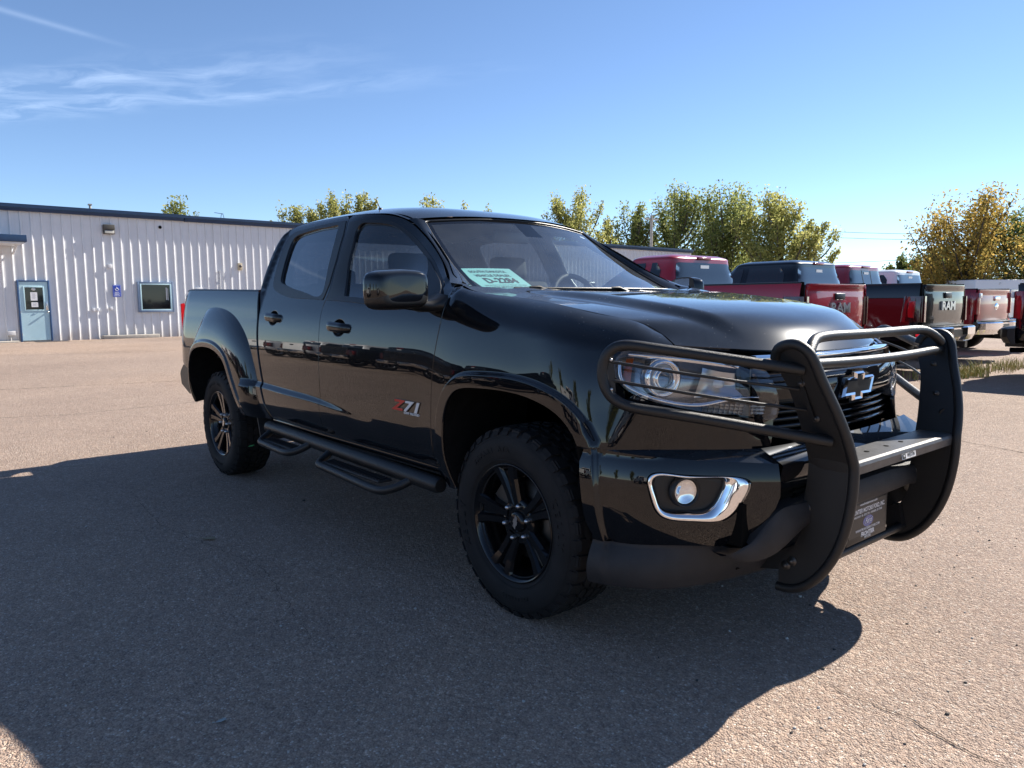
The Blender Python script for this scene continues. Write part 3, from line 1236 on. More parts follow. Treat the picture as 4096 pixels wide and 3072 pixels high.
# ---- front fascia on the same surface: below headlight and above the shelf
fas = SEAM + [(.560, .918), (.605, .896), (.68, .874), (.80, .851), (.93, .837), (1.022, .826), (1.03, .78), (1.03, .737), (.80, .735), (.60, .735), (.50, .735), (.455, .737), (.415, .742), (.405, .742)]
fa = both('front_fascia', body, fas, [], .022, blk, truck)

# bumper skin
PB = smooth_path([(.30, -.952), (.40, -.947), (.5, -.928), (.6, -.885), (.7, -.797), (.8, -.684), (.88, -.594), (.924, -.545)], .01)
pbL = np.concatenate([[0], np.cumsum(np.linalg.norm(np.diff(PB, axis=0), axis=1))]) + .30
pb_f = spline(pbL[::6], PB[::6])
PD = smooth_path([(.30, -.945), (.45, -.928), (.55, -.885), (.63, -.82), (.695, -.70), (.735, -.53), (.765, -.28), (.78, 0)], .01)
pdL = np.concatenate([[0], np.cumsum(np.linalg.norm(np.diff(PD, axis=0), axis=1))])
pd_f = spline(pdL[::8] / pdL[-1], PD[::8])


def s_of(x):
    return float(np.interp(x, PB[:, 0], pbL))


def bumper(s, z):
    P = pb_f(s)
    e = 1e-3
    t = pb_f(s + e) - pb_f(s - e)
    t /= np.linalg.norm(t, axis=1)[:, None]
    n = np.stack([t[:, 1], -t[:, 0]], 1)
    d = -.035 * np.clip((.56 - z) / .15, 0, 1.3) ** 2 - .020 * np.clip((z - .60) / .12, 0, 1) ** 2
    # the wheel-arch lip runs on down the end of the bumper
    k = s < .62
    if k.any():
        a_ = seg_dist(ARCH_F, np.stack([s[k], z[k]], 1))
        d[k] += .022 * sstep((.062 - a_) / .014)
    P = P + n * d[:, None]
    return np.stack([P[:, 0], P[:, 1], z], 1)


bp = [(s_of(.428), .742), (s_of(.50), .733), (s_of(.60), .726), (s_of(.652), .721), (s_of(.725), .713), (s_of(.82), .706), (s_of(.918), .700),
      (s_of(.9215), .64), (s_of(.9215), .595), (s_of(.912), .556), (s_of(.884), .494), (s_of(.858), .448), (s_of(.80), .420), (s_of(.70), .424), (s_of(.55), .420), (s_of(.46), .425), (s_of(.440), .50), (s_of(.425), .62), (s_of(.415), .69)]
fog_out = smooth_path([(s_of(.634), .650), (s_of(.645), .667), (s_of(.706), .6655), (s_of(.78), .660), (s_of(.845), .653), (s_of(.857), .640), (s_of(.846), .59), (s_of(.830), .55), (s_of(.806), .519), (s_of(.786), .511),
                       (s_of(.74), .513), (s_of(.69), .518), (s_of(.665), .532), (s_of(.650), .56), (s_of(.638), .61)], .008, closed=True)
X_BF = rows_off(ARCH_F, [-.010, -.022, -.034, -.042, -.047, -.050, -.053, -.056, -.059, -.062, -.066, -.072, .010, .022, .034, .042, .047, .050, .053, .056, .059, .062, .066, .072])
bum = both('front_bumper', bumper, bp, [grow(fog_out, .004)], .02, blk, truck, extra=X_BF)


# ledge between fascia and bumper
def ledge(mb):
    xs = np.linspace(.425, .922, 40)
    zt = np.interp(xs, [.428, .5, .6, .652, .725, .82, .918], [.742, .733, .726, .721, .713, .706, .700])
    o = bumper(np.array([s_of(x) for x in xs]), zt)
    ss = np.linspace(.415, 1.03, 40)
    i = body(ss, np.full(40, .7365))
    mb.grid(np.stack([o, o * .5 + i * .5 + [0, 0, .002], i]))
    # centre: shelf below the grille, then the face of the bumper between the corners
    y = np.linspace(-.545, 0, 24)
    fx = .922 + .030 * (1 - (y / .545) ** 2)
    ix = .845 + .04 * (1 - (y / .545) ** 2)
    top = np.stack([fx, y, np.full(24, .700)], 1)
    back = np.stack([ix, y, np.full(24, .742)], 1)
    low = np.stack([fx - .012, y, np.full(24, .615)], 1)
    und = np.stack([fx - .10, y, np.full(24, .600)], 1)
    mb.grid(np.stack([back, top, top + [.003, 0, -.006], low, und]))


for o in both_mb('bumper_ledge', ledge, blk, truck):
    fix_normals(o)


# dark centre of the bumper, skid trim, air dam
def dam_fn(u, z):
    s0, s1 = s_of(.455), s_of(.80)
    a = bumper(s0 + (s1 - s0) * np.clip(u / .62, 0, 1), np.full(len(u), .42))
    # beyond the corner the top edge runs straight across
    ext = np.clip((u - .62) / .38, 0, 1)[:, None]
    cen = np.stack([np.full(len(u), .86), a[:, 1] * (1 - ext[:, 0]), np.full(len(u), .42)], 1)
    a = a * (1 - ext) + cen * ext
    b = np.column_stack([pd_f(.115 + u * .885), np.full(len(u), .25)])
    w = np.clip((.42 - z) / .17, -.2, 1.2)[:, None]
    P = a * (1 - w) + b * w
    P[:, :2] += (P[:, :2] - np.array([.2, 0])) * (.035 * np.sin(np.clip(w, 0, 1) * math.pi) - .006)
    P[:, 2] = z
    return P


uu = np.linspace(0, 1, 40)
dam = [(u, .425 + .004 * math.sin(u * 5)) for u in uu[:25]] + [(.66, .416), (.75, .395), (.9, .38), (1.0, .38)] + [(u, .262 + .012 * (1 - u)) for u in uu[::-1]]
dm = both('air_dam', dam_fn, dam, [], .022, M['plastic'], truck, rim=.012)


def skid(mb):
    # matte strip that rises from the dam to the number-plate height
    up = np.array([(.862, -.628, .440), (.905, -.577, .520), (.925, -.545, .553), (.945, -.44, .560), (.955, -.25, .575), (.957, 0, .580)])
    lo = np.array([(.800, -.690, .398), (.862, -.635, .383), (.915, -.560, .405), (.948, -.445, .475), (.958, -.25, .495), (.960, 0, .498)])
    a, b = smooth_path(up, .015), smooth_path(lo, .015)
    n = 44
    fa_ = spline(np.linspace(0, 1, len(a)), a)
    fb_ = spline(np.linspace(0, 1, len(b)), b)
    t = np.linspace(0, 1, n)
    A, B = fa_(t), fb_(t)
    o = np.array([.007, -.003, 0])[None] * np.stack([np.ones(n), np.clip(np.abs(A[:, 1]) / .3, 0, 1), np.zeros(n)], 1)
    mb.grid(np.stack([A + [-.06, .02, .006], A]), smooth=False)
    mb.grid(np.stack([A, A * .85 + B * .15 + o, A * .45 + B * .55 + o * 1.6, A * .1 + B * .9 + o, B]))
    mb.grid(np.stack([B, B + [-.05, .02, .0]]), smooth=False)


for o in both_mb('skid_trim', skid, M['plastic'], truck):
    fix_normals(o)

mb = MB()
mb.box((.845, 0, .50), (.08, 1.04, .22))
for k in range(5):
    mb.box((.893, 0, .585 - k * .022), (.012, .86, .007))
for k in range(-5, 6):
    mb.box((.888, k * .08, .545), (.012, .006, .10))
mb.box((.62, 0, .37), (.30, 1.10, .12))
mb.build('lower_grille', M['under'], truck)

# fog lamps
def fog_bezel(mb):
    o = np.asarray(fog_out)
    inn = smooth_path([(s_of(.648), .645), (s_of(.655), .656), (s_of(.72), .655), (s_of(.803), .646), (s_of(.800), .615), (s_of(.788), .575), (s_of(.768), .544), (s_of(.73), .538), (s_of(.69), .541), (s_of(.668), .556), (s_of(.655), .60)], .008, closed=True)
    k = len(o)
    # match by angle round the lamp
    f = spline(np.linspace(0, 1, len(inn) + 1), np.vstack([inn, inn[:1]]))
    i2 = f(np.linspace(0, 1, k, endpoint=False))
    c = i2.mean(0)
    # align start
    best = min(range(k), key=lambda q: np.linalg.norm(np.roll(i2, q, 0) - o, axis=1).sum())
    i2 = np.roll(i2, best, 0)

    def P(q, off):
        n = fn_normals(bumper, q, 1)
        return bumper(q[:, 0], q[:, 1]) + n * off
    G = np.stack([P(o, -.010), P(o, .004), P(o * .75 + i2 * .25, .009), P(o * .25 + i2 * .75, .002), P(i2, -.012), P(i2, -.03)])
    G = np.concatenate([G, G[:, :1]], 1)
    mb.grid(G)


fb = both_mb('fog_lamp_bezel', fog_bezel, M['chrome'], parents=bum)
for o in fb:
    fix_normals(o)


def fog_pocket(mb):
    q = np.asarray(grow(fog_out, .0))
    n = fn_normals(bumper, q, 1)
    a = bumper(q[:, 0], q[:, 1]) - n * .006
    q2 = q * .86 + q.mean(0) * .14
    b = bumper(q2[:, 0], q2[:, 1]) - fn_normals(bumper, q2, 1) * .035
    G = np.stack([a, b])
    G = np.concatenate([G, G[:, :1]], 1)
    mb.grid(G)
    mb.add(b, [tuple(range(len(b)))])


for o in both_mb('fog_lamp_pocket', fog_pocket, M['satin'], parents=bum):
    fix_normals(o)


def aim(mb, fn, s, z, depth, prof_list, n=28):
    """lathe shapes (radius, along) with the axis pointing forward and a little outwards from a point of the surface"""
    q = np.array([[s, z]])
    nn = fn_normals(fn, q, 1)[0]
    p = fn(q[:, 0], q[:, 1])[0] - nn * depth
    ax = nn * .55 + np.array([1., -.06, 0]) * .62
    ax[2] = 0
    ax /= np.linalg.norm(ax)
    m = Vector(ax).to_track_quat('X', 'Z').to_matrix()
    for prof, mi in prof_list:
        t = MB()
        t.lathe(prof, (0, 0, 0), 'x', n, mi)
        V = [tuple(Vector(p) + m @ Vector(v)) for v in t.V]
        mb.add(V, t.F, mi, True)


def fog_lamp(mb):
    s = s_of(.724)
    aim(mb, bumper, s, .606, .020, [([(.0001, .012), (.020, .009), (.034, .002), (.0405, -.006)], 1), ([(.0405, -.008), (.046, .004), (.050, .003), (.053, -.02)], 2),
                                    ([(.0001, -.013), (.010, -.0125), (.022, -.010), (.034, -.0055), (.040, -.004)], 0)])


for o in both_mb('fog_lamp', fog_lamp, [M['chrome'], M['lens'], M['satin']], parents=bum):
    fix_normals(o)


# ---- headlights
hl = both('headlight', body, HL, [], .022, M['lens'], truck, rim=.012, off=.003)


def hp(q, depth):
    q = np.atleast_2d(q)
    return body(q[:, 0], q[:, 1]) - fn_normals(body, q, 1) * depth


def hl_pocket(mb):
    q = poly_resample(HL, .02)
    c = q.mean(0)
    rows_ = [hp(q, .004), hp(c + (q - c) * .985, .030), hp(c + (q - c) * .90, .075)]
    G = np.stack(rows_)
    G = np.concatenate([G, G[:, :1]], 1)
    mb.grid(G, mi=0)
    V2, F, _ = tri_fill(c + (q - c) * .90, [], .03)
    mb.add(hp(V2, .075), F, 0, True)


for o in both_mb('headlight_housing', hl_pocket, M['lamp_grey'], parents=hl):
    fix_normals(o)


def strip(mb, path, w, depth, mi=0, lift=.006):
    q = smooth_path(path, .012)
    t = np.gradient(q, axis=0)
    t /= np.linalg.norm(t, axis=1)[:, None]
    n = np.stack([-t[:, 1], t[:, 0]], 1)
    mb.grid(np.stack([hp(q - n * w, depth + .004), hp(q - n * w * .5, depth - lift), hp(q + n * w * .5, depth - lift), hp(q + n * w, depth + .004)]), mi=mi)


def hl_chrome(mb):
    # rim line along top and the curl under the main lamp
    strip(mb, [(.525, 1.055), (.60, 1.051), (.70, 1.042), (.80, 1.030), (.90, 1.017)], .006, .016)
    strip(mb, [(.503, 1.03), (.507, .995), (.522, .960), (.555, .935), (.61, .910), (.68, .889), (.755, .882), (.82, .895), (.88, .905)], .0065, .014)
    strip(mb, [(.88, .905), (.95, .904), (1.005, .900)], .003, .016)


for o in both_mb('headlight_trim', hl_chrome, M['chrome'], parents=hl):
    fix_normals(o)


def projector(mb):
    aim(mb, body, .640, .977, .040, [([(.064, -.035), (.066, .0), (.060, .016), (.052, .014), (.048, -.01)], 0),
                                     ([(.048, -.008), (.036, -.014)], 1),
                                     ([(.037, -.02), (.037, .026), (.031, .030), (.029, .020)], 0),
                                     ([(.0001, .034), (.012, .032), (.022, .026), (.029, .016)], 2)])


for o in both_mb('projector_lamp', projector, [M['chrome'], M['pale_bowl'], M['lens']], parents=hl):
    fix_normals(o)


def bowl(mb):
    # wide concave reflector beside the projector
    G = []
    for v in np.linspace(0, 1, 13):
        row = []
        for u in np.linspace(0, 1, 17):
            s = .735 + .185 * u + .02 * v
            z = .905 + (.118 - .02 * u) * v
            dep = .030 + .045 * (1 - (2 * u - 1) ** 2) * (1 - .8 * (2 * v - 1) ** 2)
            row.append(hp([(s, z)], dep)[0])
        G.append(row)
    mb.grid(np.array(G), mi=0)
    aim(mb, body, .820, .960, .060, [([(.016, -.02), (.014, .012), (.0001, .014)], 1)], 14)


for o in both_mb('high_beam_bowl', bowl, [M['silver'], M['white_lens']], parents=hl):
    fix_normals(o)


def signal(mb):
    for i in range(13):
        for j in range(3):
            s = .775 + i * .018
            z = .862 + j * .011 - i * .0011
            if j == 2 and i < 2:
                continue
            p = hp([(s - .008, z - .005), (s + .008, z - .005), (s + .008, z + .005), (s - .008, z + .005)], .030)
            t = hp([(s, z)], .016)
            mb.add(list(p) + list(t), [(0, 1, 4), (1, 2, 4), (2, 3, 4), (3, 0, 4)], 0, False)


for o in both_mb('turn_signal', signal, M['silver'], parents=hl):
    fix_normals(o)


def amber(mb):
    V2, F, _ = tri_fill([(.520, 1.040), (.543, 1.044), (.545, .955), (.534, .957), (.518, .985)], [], .015)
    mb.add(hp(V2, .022), F, 0, True)


for o in both_mb('side_marker', amber, M['amber'], parents=hl):
    fix_normals(o)

# ---- grille
mb = MB()
V2, F, _ = tri_fill([(-.50, .745), (.50, .745), (.535, .80), (.50, 1.02), (-.50, 1.02), (-.535, .80)], [], .06)


def gr_fn(y, z, o=0.0):
    y = np.asarray(y, float)
    return np.stack([.872 - .075 * (np.abs(y) / .5) ** 2.2 + o - .10 * (np.asarray(z) - .86), y, np.asarray(z, float)], -1)


mb.add(gr_fn(V2[:, 0], V2[:, 1], -.065), F)
grille = mb.build('grille', M['under'], truck)
yy = np.linspace(-.505, .505, 41)
for z in (.770, .795, .820, .845):
    mb = MB()
    w = .50 + (.87 - z) * .15
    y = np.linspace(-w, w, 41)
    mb.grid(np.stack([gr_fn(y, np.full(41, z - .003), -.045), gr_fn(y, np.full(41, z - .006), -.008), gr_fn(y, np.full(41, z + .003), -.006), gr_fn(y, np.full(41, z + .006), -.045)]))
    fix_normals(mb.build('grille_slat', M['gloss'], grille))
for z in (.992, 1.012):
    mb = MB()
    mb.grid(np.stack([gr_fn(yy, np.full(41, z - .003), -.045), gr_fn(yy, np.full(41, z - .005), -.008), gr_fn(yy, np.full(41, z + .003), -.006), gr_fn(yy, np.full(41, z + .005), -.045)]))
    fix_normals(mb.build('grille_slat', M['gloss'], grille))
mb = MB()
prof = [(.872, -.04), (.874, .006), (.886, .018), (.930, .024), (.968, .018), (.980, .006), (.984, -.04)]
mb.grid(np.stack([gr_fn(yy, np.full(41, z), o) for z, o in prof]))
fix_normals(mb.build('grille_bar', M['gloss'], grille))
mb = MB()
mb.grid(np.stack([gr_fn(yy * .98, np.full(41, z), o) for z, o in [(1.022, -.03), (1.022, .004), (1.032, .010), (1.040, .004), (1.041, -.03)]]))
fix_normals(mb.build('grille_top_strip', M['chrome'], grille))
for s in (-1, 1):
    mb = MB()
    zz = np.linspace(.742, 1.03, 20)
    w = np.interp(zz, [.742, .80, 1.03], [.50, .53, .505]) * s
    mb.grid(np.stack([gr_fn(w, zz, -.07), gr_fn(w, zz, .004), gr_fn(w + s * .018, zz, .008), gr_fn(w + s * .03, zz, -.03)]))
    fix_normals(mb.build('grille_frame', M['gloss'], grille))


# bow-tie emblem: slanted cross, chrome rim round a black field
def bowtie(k):
    p = [(-.118, -.034), (-.040, -.034), (-.040, -.052), (.028, -.052), (.028, -.034), (.092, -.034), (.118, .034), (.040, .034), (.040, .052), (-.028, .052), (-.028, .034), (-.092, .034)]
    c = []
    for i in range(len(p)):
        a = np.array(p[i]) - np.array(p[i - 1])
        b = np.array(p[(i + 1) % len(p)]) - np.array(p[i])
        na, nb = np.array([a[1], -a[0]]) / np.linalg.norm(a), np.array([b[1], -b[0]]) / np.linalg.norm(b)
        m_ = na + nb
        m_ /= (1 + na @ nb)
        c.append(np.array(p[i]) + m_ * k)
    return c


mb = MB()
o_, i_ = bowtie(0), bowtie(-.0130)
n = len(o_)
zc0 = .911


def bt(pts, x):
    return [(x, p[0], zc0 + p[1]) for p in pts]


V = bt(o_, .868) + bt(o_, .899) + bt(bowtie(-.0055), .909) + bt(i_, .905) + bt(i_, .903)
F = []
for L_ in range(4):
    for k in range(n):
        F.append((L_ * n + k, L_ * n + (k + 1) % n, (L_ + 1) * n + (k + 1) % n, (L_ + 1) * n + k))
mb.add(V, F, 0)
mb.add(bt(i_, .9042), [tuple(range(n))], 1)
em = mb.build('emblem', [M['chrome'], M['satin']], grille)
fix_normals(em)
mb = MB()
mb.prism([(p[0] * 1.08, zc0 + p[1] * 1.1) for p in bowtie(.004)], 'x', .845, .893)
mb.build('emblem_base', M['gloss'], grille)


# ---- grille guard bolted on the frame
guard = empty('grille_guard', parent=truck)
G_FRONT = [(.893, 1.040), (.905, 1.068), (.945, 1.088), (.985, 1.085), (1.012, 1.062), (1.034, .995), (1.064, .900), (1.090, .800), (1.101, .705), (1.100, .620), (1.089, .530), (1.066, .440), (1.024, .352), (.972, .288), (.912, .250), (.852, .243)]
G_BACK = [(.850, .300), (.853, .327), (.893, .382), (.922, .44), (.933, .487), (.924, .515), (.926, .540), (.940, .61), (.945, .70), (.942, .762), (.933, .850), (.918, .936), (.893, 1.000)]
gfront = smooth_path(G_FRONT, .015)
gpoly = np.vstack([gfront, smooth_path(G_BACK, .015)])


def gy(z):
    return .418 + .37 * np.maximum(0, np.asarray(z) - .70)


gV, gF, gL = tri_fill(gpoly, [], .04)
for s in (-1, 1):
    mb = MB()
    a = np.column_stack([gV[:, 0], s * (gy(gV[:, 1]) + .003), gV[:, 1]])
    b = np.column_stack([gV[:, 0], s * (gy(gV[:, 1]) - .003), gV[:, 1]])
    mb.add(a, gF, 0, False)
    mb.add(b, gF, 0, False)
    lp = np.asarray(gL[0])
    la = np.column_stack([lp[:, 0], s * (gy(lp[:, 1]) + .003), lp[:, 1]])
    lb = np.column_stack([lp[:, 0], s * (gy(lp[:, 1]) - .003), lp[:, 1]])
    G = np.stack([np.vstack([la, la[:1]]), np.vstack([lb, lb[:1]])])
    mb.grid(G, smooth=False)
    mb.tube(np.column_stack([gfront[:, 0] - .006, s * gy(gfront[:, 1]), gfront[:, 1]]), .0165, 12)
    fix_normals(mb.build('upright', M['powder'], guard))
    for bx, bz, r in ((.877, .325, .009), (.899, .345, .009), (.944, .540, .008), (.964, .964, .0065), (.995, .851, .0065)):
        mb = MB()
        mb.lathe([(.0001, -.012), (r * .7, -.011), (r, -.006), (r, -.003), (r * 1.9, -.003), (r * 1.9, .0)], (bx, s * float(gy(bz)) - .003, bz), 'y', 12)
        fix_normals(mb.build('bolt', M['hub'], guard))

ring_pts = [(.975, .530, 1.008), (.87, .635, 1.030), (.74, .765, 1.058), (.64, .868, 1.079), (.60, .905, 1.086), (.565, .933, 1.083), (.540, .950, 1.063), (.526, .958, 1.030), (.523, .959, .990), (.532, .954, .950), (.552, .942, .917),
            (.59, .916, .893), (.65, .862, .877), (.76, .740, .850), (.90, .588, .813), (1.035, .452, .778)]
for s in (-1, 1):
    mb = MB()
    p = smooth_path(ring_pts, .012)
    p[:, 1] *= s
    mb.tube(p, .0178, 14)
    for a_, b_ in (((.539, .940, 1.033), (.955, .518, .945)), ((.540, .938, .973), (.972, .486, .876))):
        q = np.array([np.array(a_) * (1 - t) + np.array(b_) * t for t in np.linspace(0, 1, 12)])
        q[:, 0] += .028 * np.sin(np.linspace(0, 1, 12) * math.pi)
        q[:, 1] += .030 * np.sin(np.linspace(0, 1, 12) * math.pi)
        q[:, 1] *= s
        mb.tube(q, .0052, 8)
    mb.add([(.535, s * .951, 1.048), (.548, s * .935, 1.05), (.555, s * .930, .935), (.542, s * .946, .935)], [(0, 1, 2, 3)])
    mb.build('headlight_hoop', M['powder'], guard)
    mb = MB()
    a = [(.952, .520, .985), (.968, .522, .985), (.998, .481, .845), (.982, .479, .845)]
    mb.add([(p[0], s * (p[1] + .008), p[2]) for p in a] + [(p[0], s * (p[1] + .002), p[2]) for p in a], [(0, 1, 2, 3), (7, 6, 5, 4), (0, 4, 5, 1), (1, 5, 6, 2), (2, 6, 7, 3), (3, 7, 4, 0)])
    fix_normals(mb.build('slat_bracket', M['powder'], guard))
    for bx, bz in ((.545, 1.040), (.548, .945)):
        mb = MB()
        mb.sphere((bx + .004, s * .948, bz), .006, 8, 6)
        mb.build('bolt', M['nut'], guard)
    # frame bracket at the foot
    mb = MB()
    mb.box((.79, s * .395, .330), (.26, .030, .085), rot=(0, R(-12), 0))
    mb.box((.86, s * .40, .53), (.16, .025, .05), rot=(0, R(6), 0))
    mb.build('frame_bracket', M['satin'], guard)
mb = MB()
mb.tube(smooth_path([(.985, -.520, 1.052), (.975, -.488, 1.076), (.962, -.445, 1.096), (.957, -.400, 1.104), (.955, -.2, 1.106), (.955, .2, 1.106), (.957, .400, 1.104), (.962, .445, 1.096), (.975, .488, 1.076), (.985, .520, 1.052)], .015), .0175, 14)
mb.build('top_hoop', M['powder'], guard)
mb = MB()
mb.tube(smooth_path([(.978, -.532, 1.024), (.985, -.40, 1.022), (.99, -.2, 1.018), (.99, .2, 1.018), (.985, .40, 1.022), (.978, .532, 1.024)], .03), .0168, 14)
mb.build('cross_tube', M['powder'], guard)
mb = MB()
mb.tube([(.912, -.415, .305), (.912, .415, .305)], .0175, 14)
mb.build('lower_tube', M['powder'], guard)
mb = MB()
G = []
for y in np.linspace(-.417, .417, 24):
    G.append([(.955, y, .690), (.958, y, .706), (1.070, y, .706), (1.082, y, .702), (1.086, y, .692), (1.082, y, .664), (1.072, y, .660)])
mb.grid(np.array(G), smooth=False)
cp = mb.build('step_plate', pm('worn_grey_steel', (.085, .085, .087), .42, metal=.35, var=.25, vscale=30, bump=.2, bscale=700), guard)
fix_normals(cp)
mb = MB()
mb.box((1.0862, .010, .680), (.0012, .112, .021), rot=(0, R(-8), 0), mi=0)
place_text(mb, 'WESTIN', .021, (1.0872, .026, .680), (0, 1, 0), (-.12, 0, 1), mi=1, bold=.0006, sx=.82)
mb.box((1.0870, -.030, .680), (.001, .026, .017), rot=(0, R(-8), 0), mi=1)
place_text(mb, 'W', .013, (1.0880, -.030, .681), (0, 1, 0), (-.12, 0, 1), mi=0, bold=.0004)
fix_normals(mb.build('sticker', [M['white_ink'], M['ink']], guard))
for yb in (-.17, -.02, .10):
    mb = MB()
    mb.lathe([(.0001, .0015), (.009, .0015), (.009, 0)], (1.02, yb, .7062), 'z', 10)
    mb.build('bolt_hole', M['under'], guard)

# number plate with the dealer's frame
plate = MB()
pz0, pz1, py0, py1, pxx = .352, .500, -.152, .152, .952
plate.box((pxx, 0, (pz0 + pz1) / 2), (.012, .318, .160), mi=0, bev=.004)
plate.box((pxx + .0065, 0, (pz0 + pz1) / 2 + .004), (.002, .290, .118), mi=1)
X1 = pxx + .0080
place_text(plate, 'www.frontiermotors.com', .013, (X1, 0, .486), (0, 1, 0), (0, 0, 1), mi=2, bold=.0003)
place_text(plate, 'FRONTIER MOTORS FORD, INC.', .0235, (X1, 0, .462), (0, 1, 0), (0, 0, 1), mi=2, bold=.0006, sx=.78)
place_text(plate, 'HIGHWAY 18 - BOX 290 - WINNER, SD 57580', .011, (X1, 0, .444), (0, 1, 0), (0, 0, 1), mi=2, bold=.0002)
plate.lathe([(.0001, 0), (.021, 0)], (X1, 0, .417), 'x', 28, mi=3)
nb = len(plate.V) - 56
plate.V = plate.V[:nb] + [(v[0], v[1] * 1.95, v[2]) for v in plate.V[nb:]]
place_text(plate, 'Ford', .026, (X1 + .0008, 0, .418), (0, 1, 0), (0, 0, 1), mi=2, shear=.35, bold=.0004)
place_text(plate, 'WWW.FRONTIERMOTORS.COM', .013, (X1, 0, .390), (0, 1, 0), (0, 0, 1), mi=2, bold=.0003)
place_text(plate, 'FRONTIER', .0225, (X1, 0, .372), (0, 1, 0), (0, 0, 1), mi=2, bold=.0010)
place_text(plate, 'MOTORS', .012, (X1, 0, .358), (0, 1, 0), (0, 0, 1), mi=2, bold=.0004)
fix_normals(plate.build('number_plate', [M['satin'], M['plate_print'], M['white_ink'], M['blue_enamel']], truck))

# ---- wheels
def make_tyre():
    mb = MB()
    prof = [(.212, .10), (.2335, .116), (.246, .124), (.272, .132), (.300, .1345), (.322, .132), (.342, .124), (.356, .114), (.3655, .100), (.3660, .06), (.3665, 0)]
    prof = [(r, -t) for r, t in prof] + [(r, t) for r, t in prof[-2::-1]]
    mb.lathe(prof, (0, 0, 0), 'y', 96)
    Rt = .3775

    def block(th0, poly, r1=Rt, r0=.364):
        k = len(poly)
        V = []
        for rr, sc in ((r0, 1.0), (r1, .93)):
            c = np.mean(poly, 0)
            for a, y in poly:
                a2, y2 = c[0] + (a - c[0]) * sc, c[1] + (y - c[1]) * sc
                dr = -.006 * max(0, (abs(y2) - .07) / .04) ** 2
                V.append(((rr + dr) * math.cos(th0 + a2), y2, (rr + dr) * math.sin(th0 + a2)))
        F = [tuple(range(k, 2 * k))] + [(i, (i + 1) % k, k + (i + 1) % k, k + i) for i in range(k)]
        mb.add(V, F, 0, False)
    n = 38
    st = 2 * math.pi / n
    for i in range(n):
        th = i * st
        w = st * .5
        for sgn in (-1, 1):
            o = 0 if sgn < 0 else st * .5
            # shoulder block, two lengths in turn
            ex = .118 if i % 2 else .112
            block(th + o, [(-w * .80, sgn * .066), (-w * .10, sgn * .062), (w * .70, sgn * .070), (w * .78, sgn * ex), (-w * .72, sgn * ex)])
            block(th + o + st * .45, [(-w * .85, sgn * .030), (-w * .1, sgn * .024), (w * .75, sgn * .034), (w * .85, sgn * .058), (-w * .15, sgn * .062), (-w * .75, sgn * .054)])
        block(th + st * .2, [(-w * .86, -.012), (-w * .1, -.020), (w * .8, -.014), (w * .86, .012), (w * .1, .020), (-w * .8, .014)])
    # side biters at the shoulder
    for i in range(n):
        th = i * st
        for sgn in (-1, 1):
            o = 0 if sgn < 0 else st * .5
            a0, a1 = th + o - st * .30, th + o + st * .28
            V = []
            for r_, y_ in ((.374, .107), (.358, .121), (.346, .127), (.346, .118), (.36, .10)):
                for a in (a0, a1):
                    V.append((r_ * math.cos(a), sgn * y_, r_ * math.sin(a)))
            mb.add(V, [(0, 1, 3, 2), (2, 3, 5, 4), (0, 2, 4, 6), (1, 7, 5, 3), (4, 5, 7, 6)], 0, False)
    # raised lettering and rings on the outer wall
    for r_ in (.2500, .3360):
        mb.lathe([(r_ - .0015, -.1285 if r_ < .3 else -.1265), (r_, -.1300 if r_ < .3 else -.1285), (r_ + .0015, -.1285 if r_ < .3 else -.1255)], (0, 0, 0), 'y', 64)
    for word, mid_a, size, stp in (('KELLY', R(12), .040, .135), ('SAFARI ATR', R(112), .026, .085), ('KELLY', R(192), .040, .135), ('255/65R17', R(278), .018, .062)):
        for k, ch in enumerate(word):
            if ch == ' ':
                continue
            a = mid_a - (k - (len(word) - 1) / 2) * stp
            r_ = .292
            ca, sa = math.cos(a), math.sin(a)
            place_text(mb, ch, size, (r_ * ca, -.1345, r_ * sa), (sa, 0, -ca), (ca, 0, sa), extrude=.0016, bold=.0012, sx=1.1)
    return mb.mesh('tyre', M['rubber'])


def make_rim():
    mb = MB()
    mb.lathe([(.196, .10), (.200, -.02), (.208, -.085), (.219, -.108), (.2285, -.1215), (.2335, -.1215), (.2335, -.112), (.222, -.10)], (0, 0, 0), 'y', 64)
    mb.lathe([(.0001, -.078), (.050, -.082), (.082, -.086), (.092, -.078), (.094, -.04)], (0, 0, 0), 'y', 40)
    for k in range(5):
        a = R(32 + 72 * k)
        for s in (-1, 1):
            # one leg of the split spoke
            st = []
            for r_, c, hw, yf in ((.060, .016, .019, -.088), (.110, .021, .019, -.094), (.165, .030, .020, -.102), (.200, .039, .024, -.109), (.2205, .046, .029, -.113)):
                st.append((r_, c * s, hw, yf))
            G = []
            for r_, c, hw, yf in st:
                ring = []
                for o, y in ((-hw, -.055), (-hw, yf + .012), (-hw * .62, yf), (hw * .62, yf), (hw, yf + .012), (hw, -.055)):
                    t = c + o
                    ring.append((r_ * math.cos(a) - t * math.sin(a), y, r_ * math.sin(a) + t * math.cos(a)))
                G.append(ring)
            mb.grid(np.array(G), smooth=False)
        # web between the two legs, set back
        G = []
        for r_, hw in ((.06, .01), (.205, .03)):
            G.append([(r_ * math.cos(a) - t * math.sin(a), -.078 - (r_ - .06) * .10, r_ * math.sin(a) + t * math.cos(a)) for t in (-hw, hw)])
        mb.grid(np.array(G), smooth=False)
    # brake disc
    mb.lathe([(.07, -.030), (.158, -.030), (.158, -.006), (.07, -.006)], (0, 0, 0), 'y', 48, mi=1)
    mb.box((-.10, -.02, .09), (.09, .07, .12), rot=(0, R(40), 0), mi=1)
    return mb


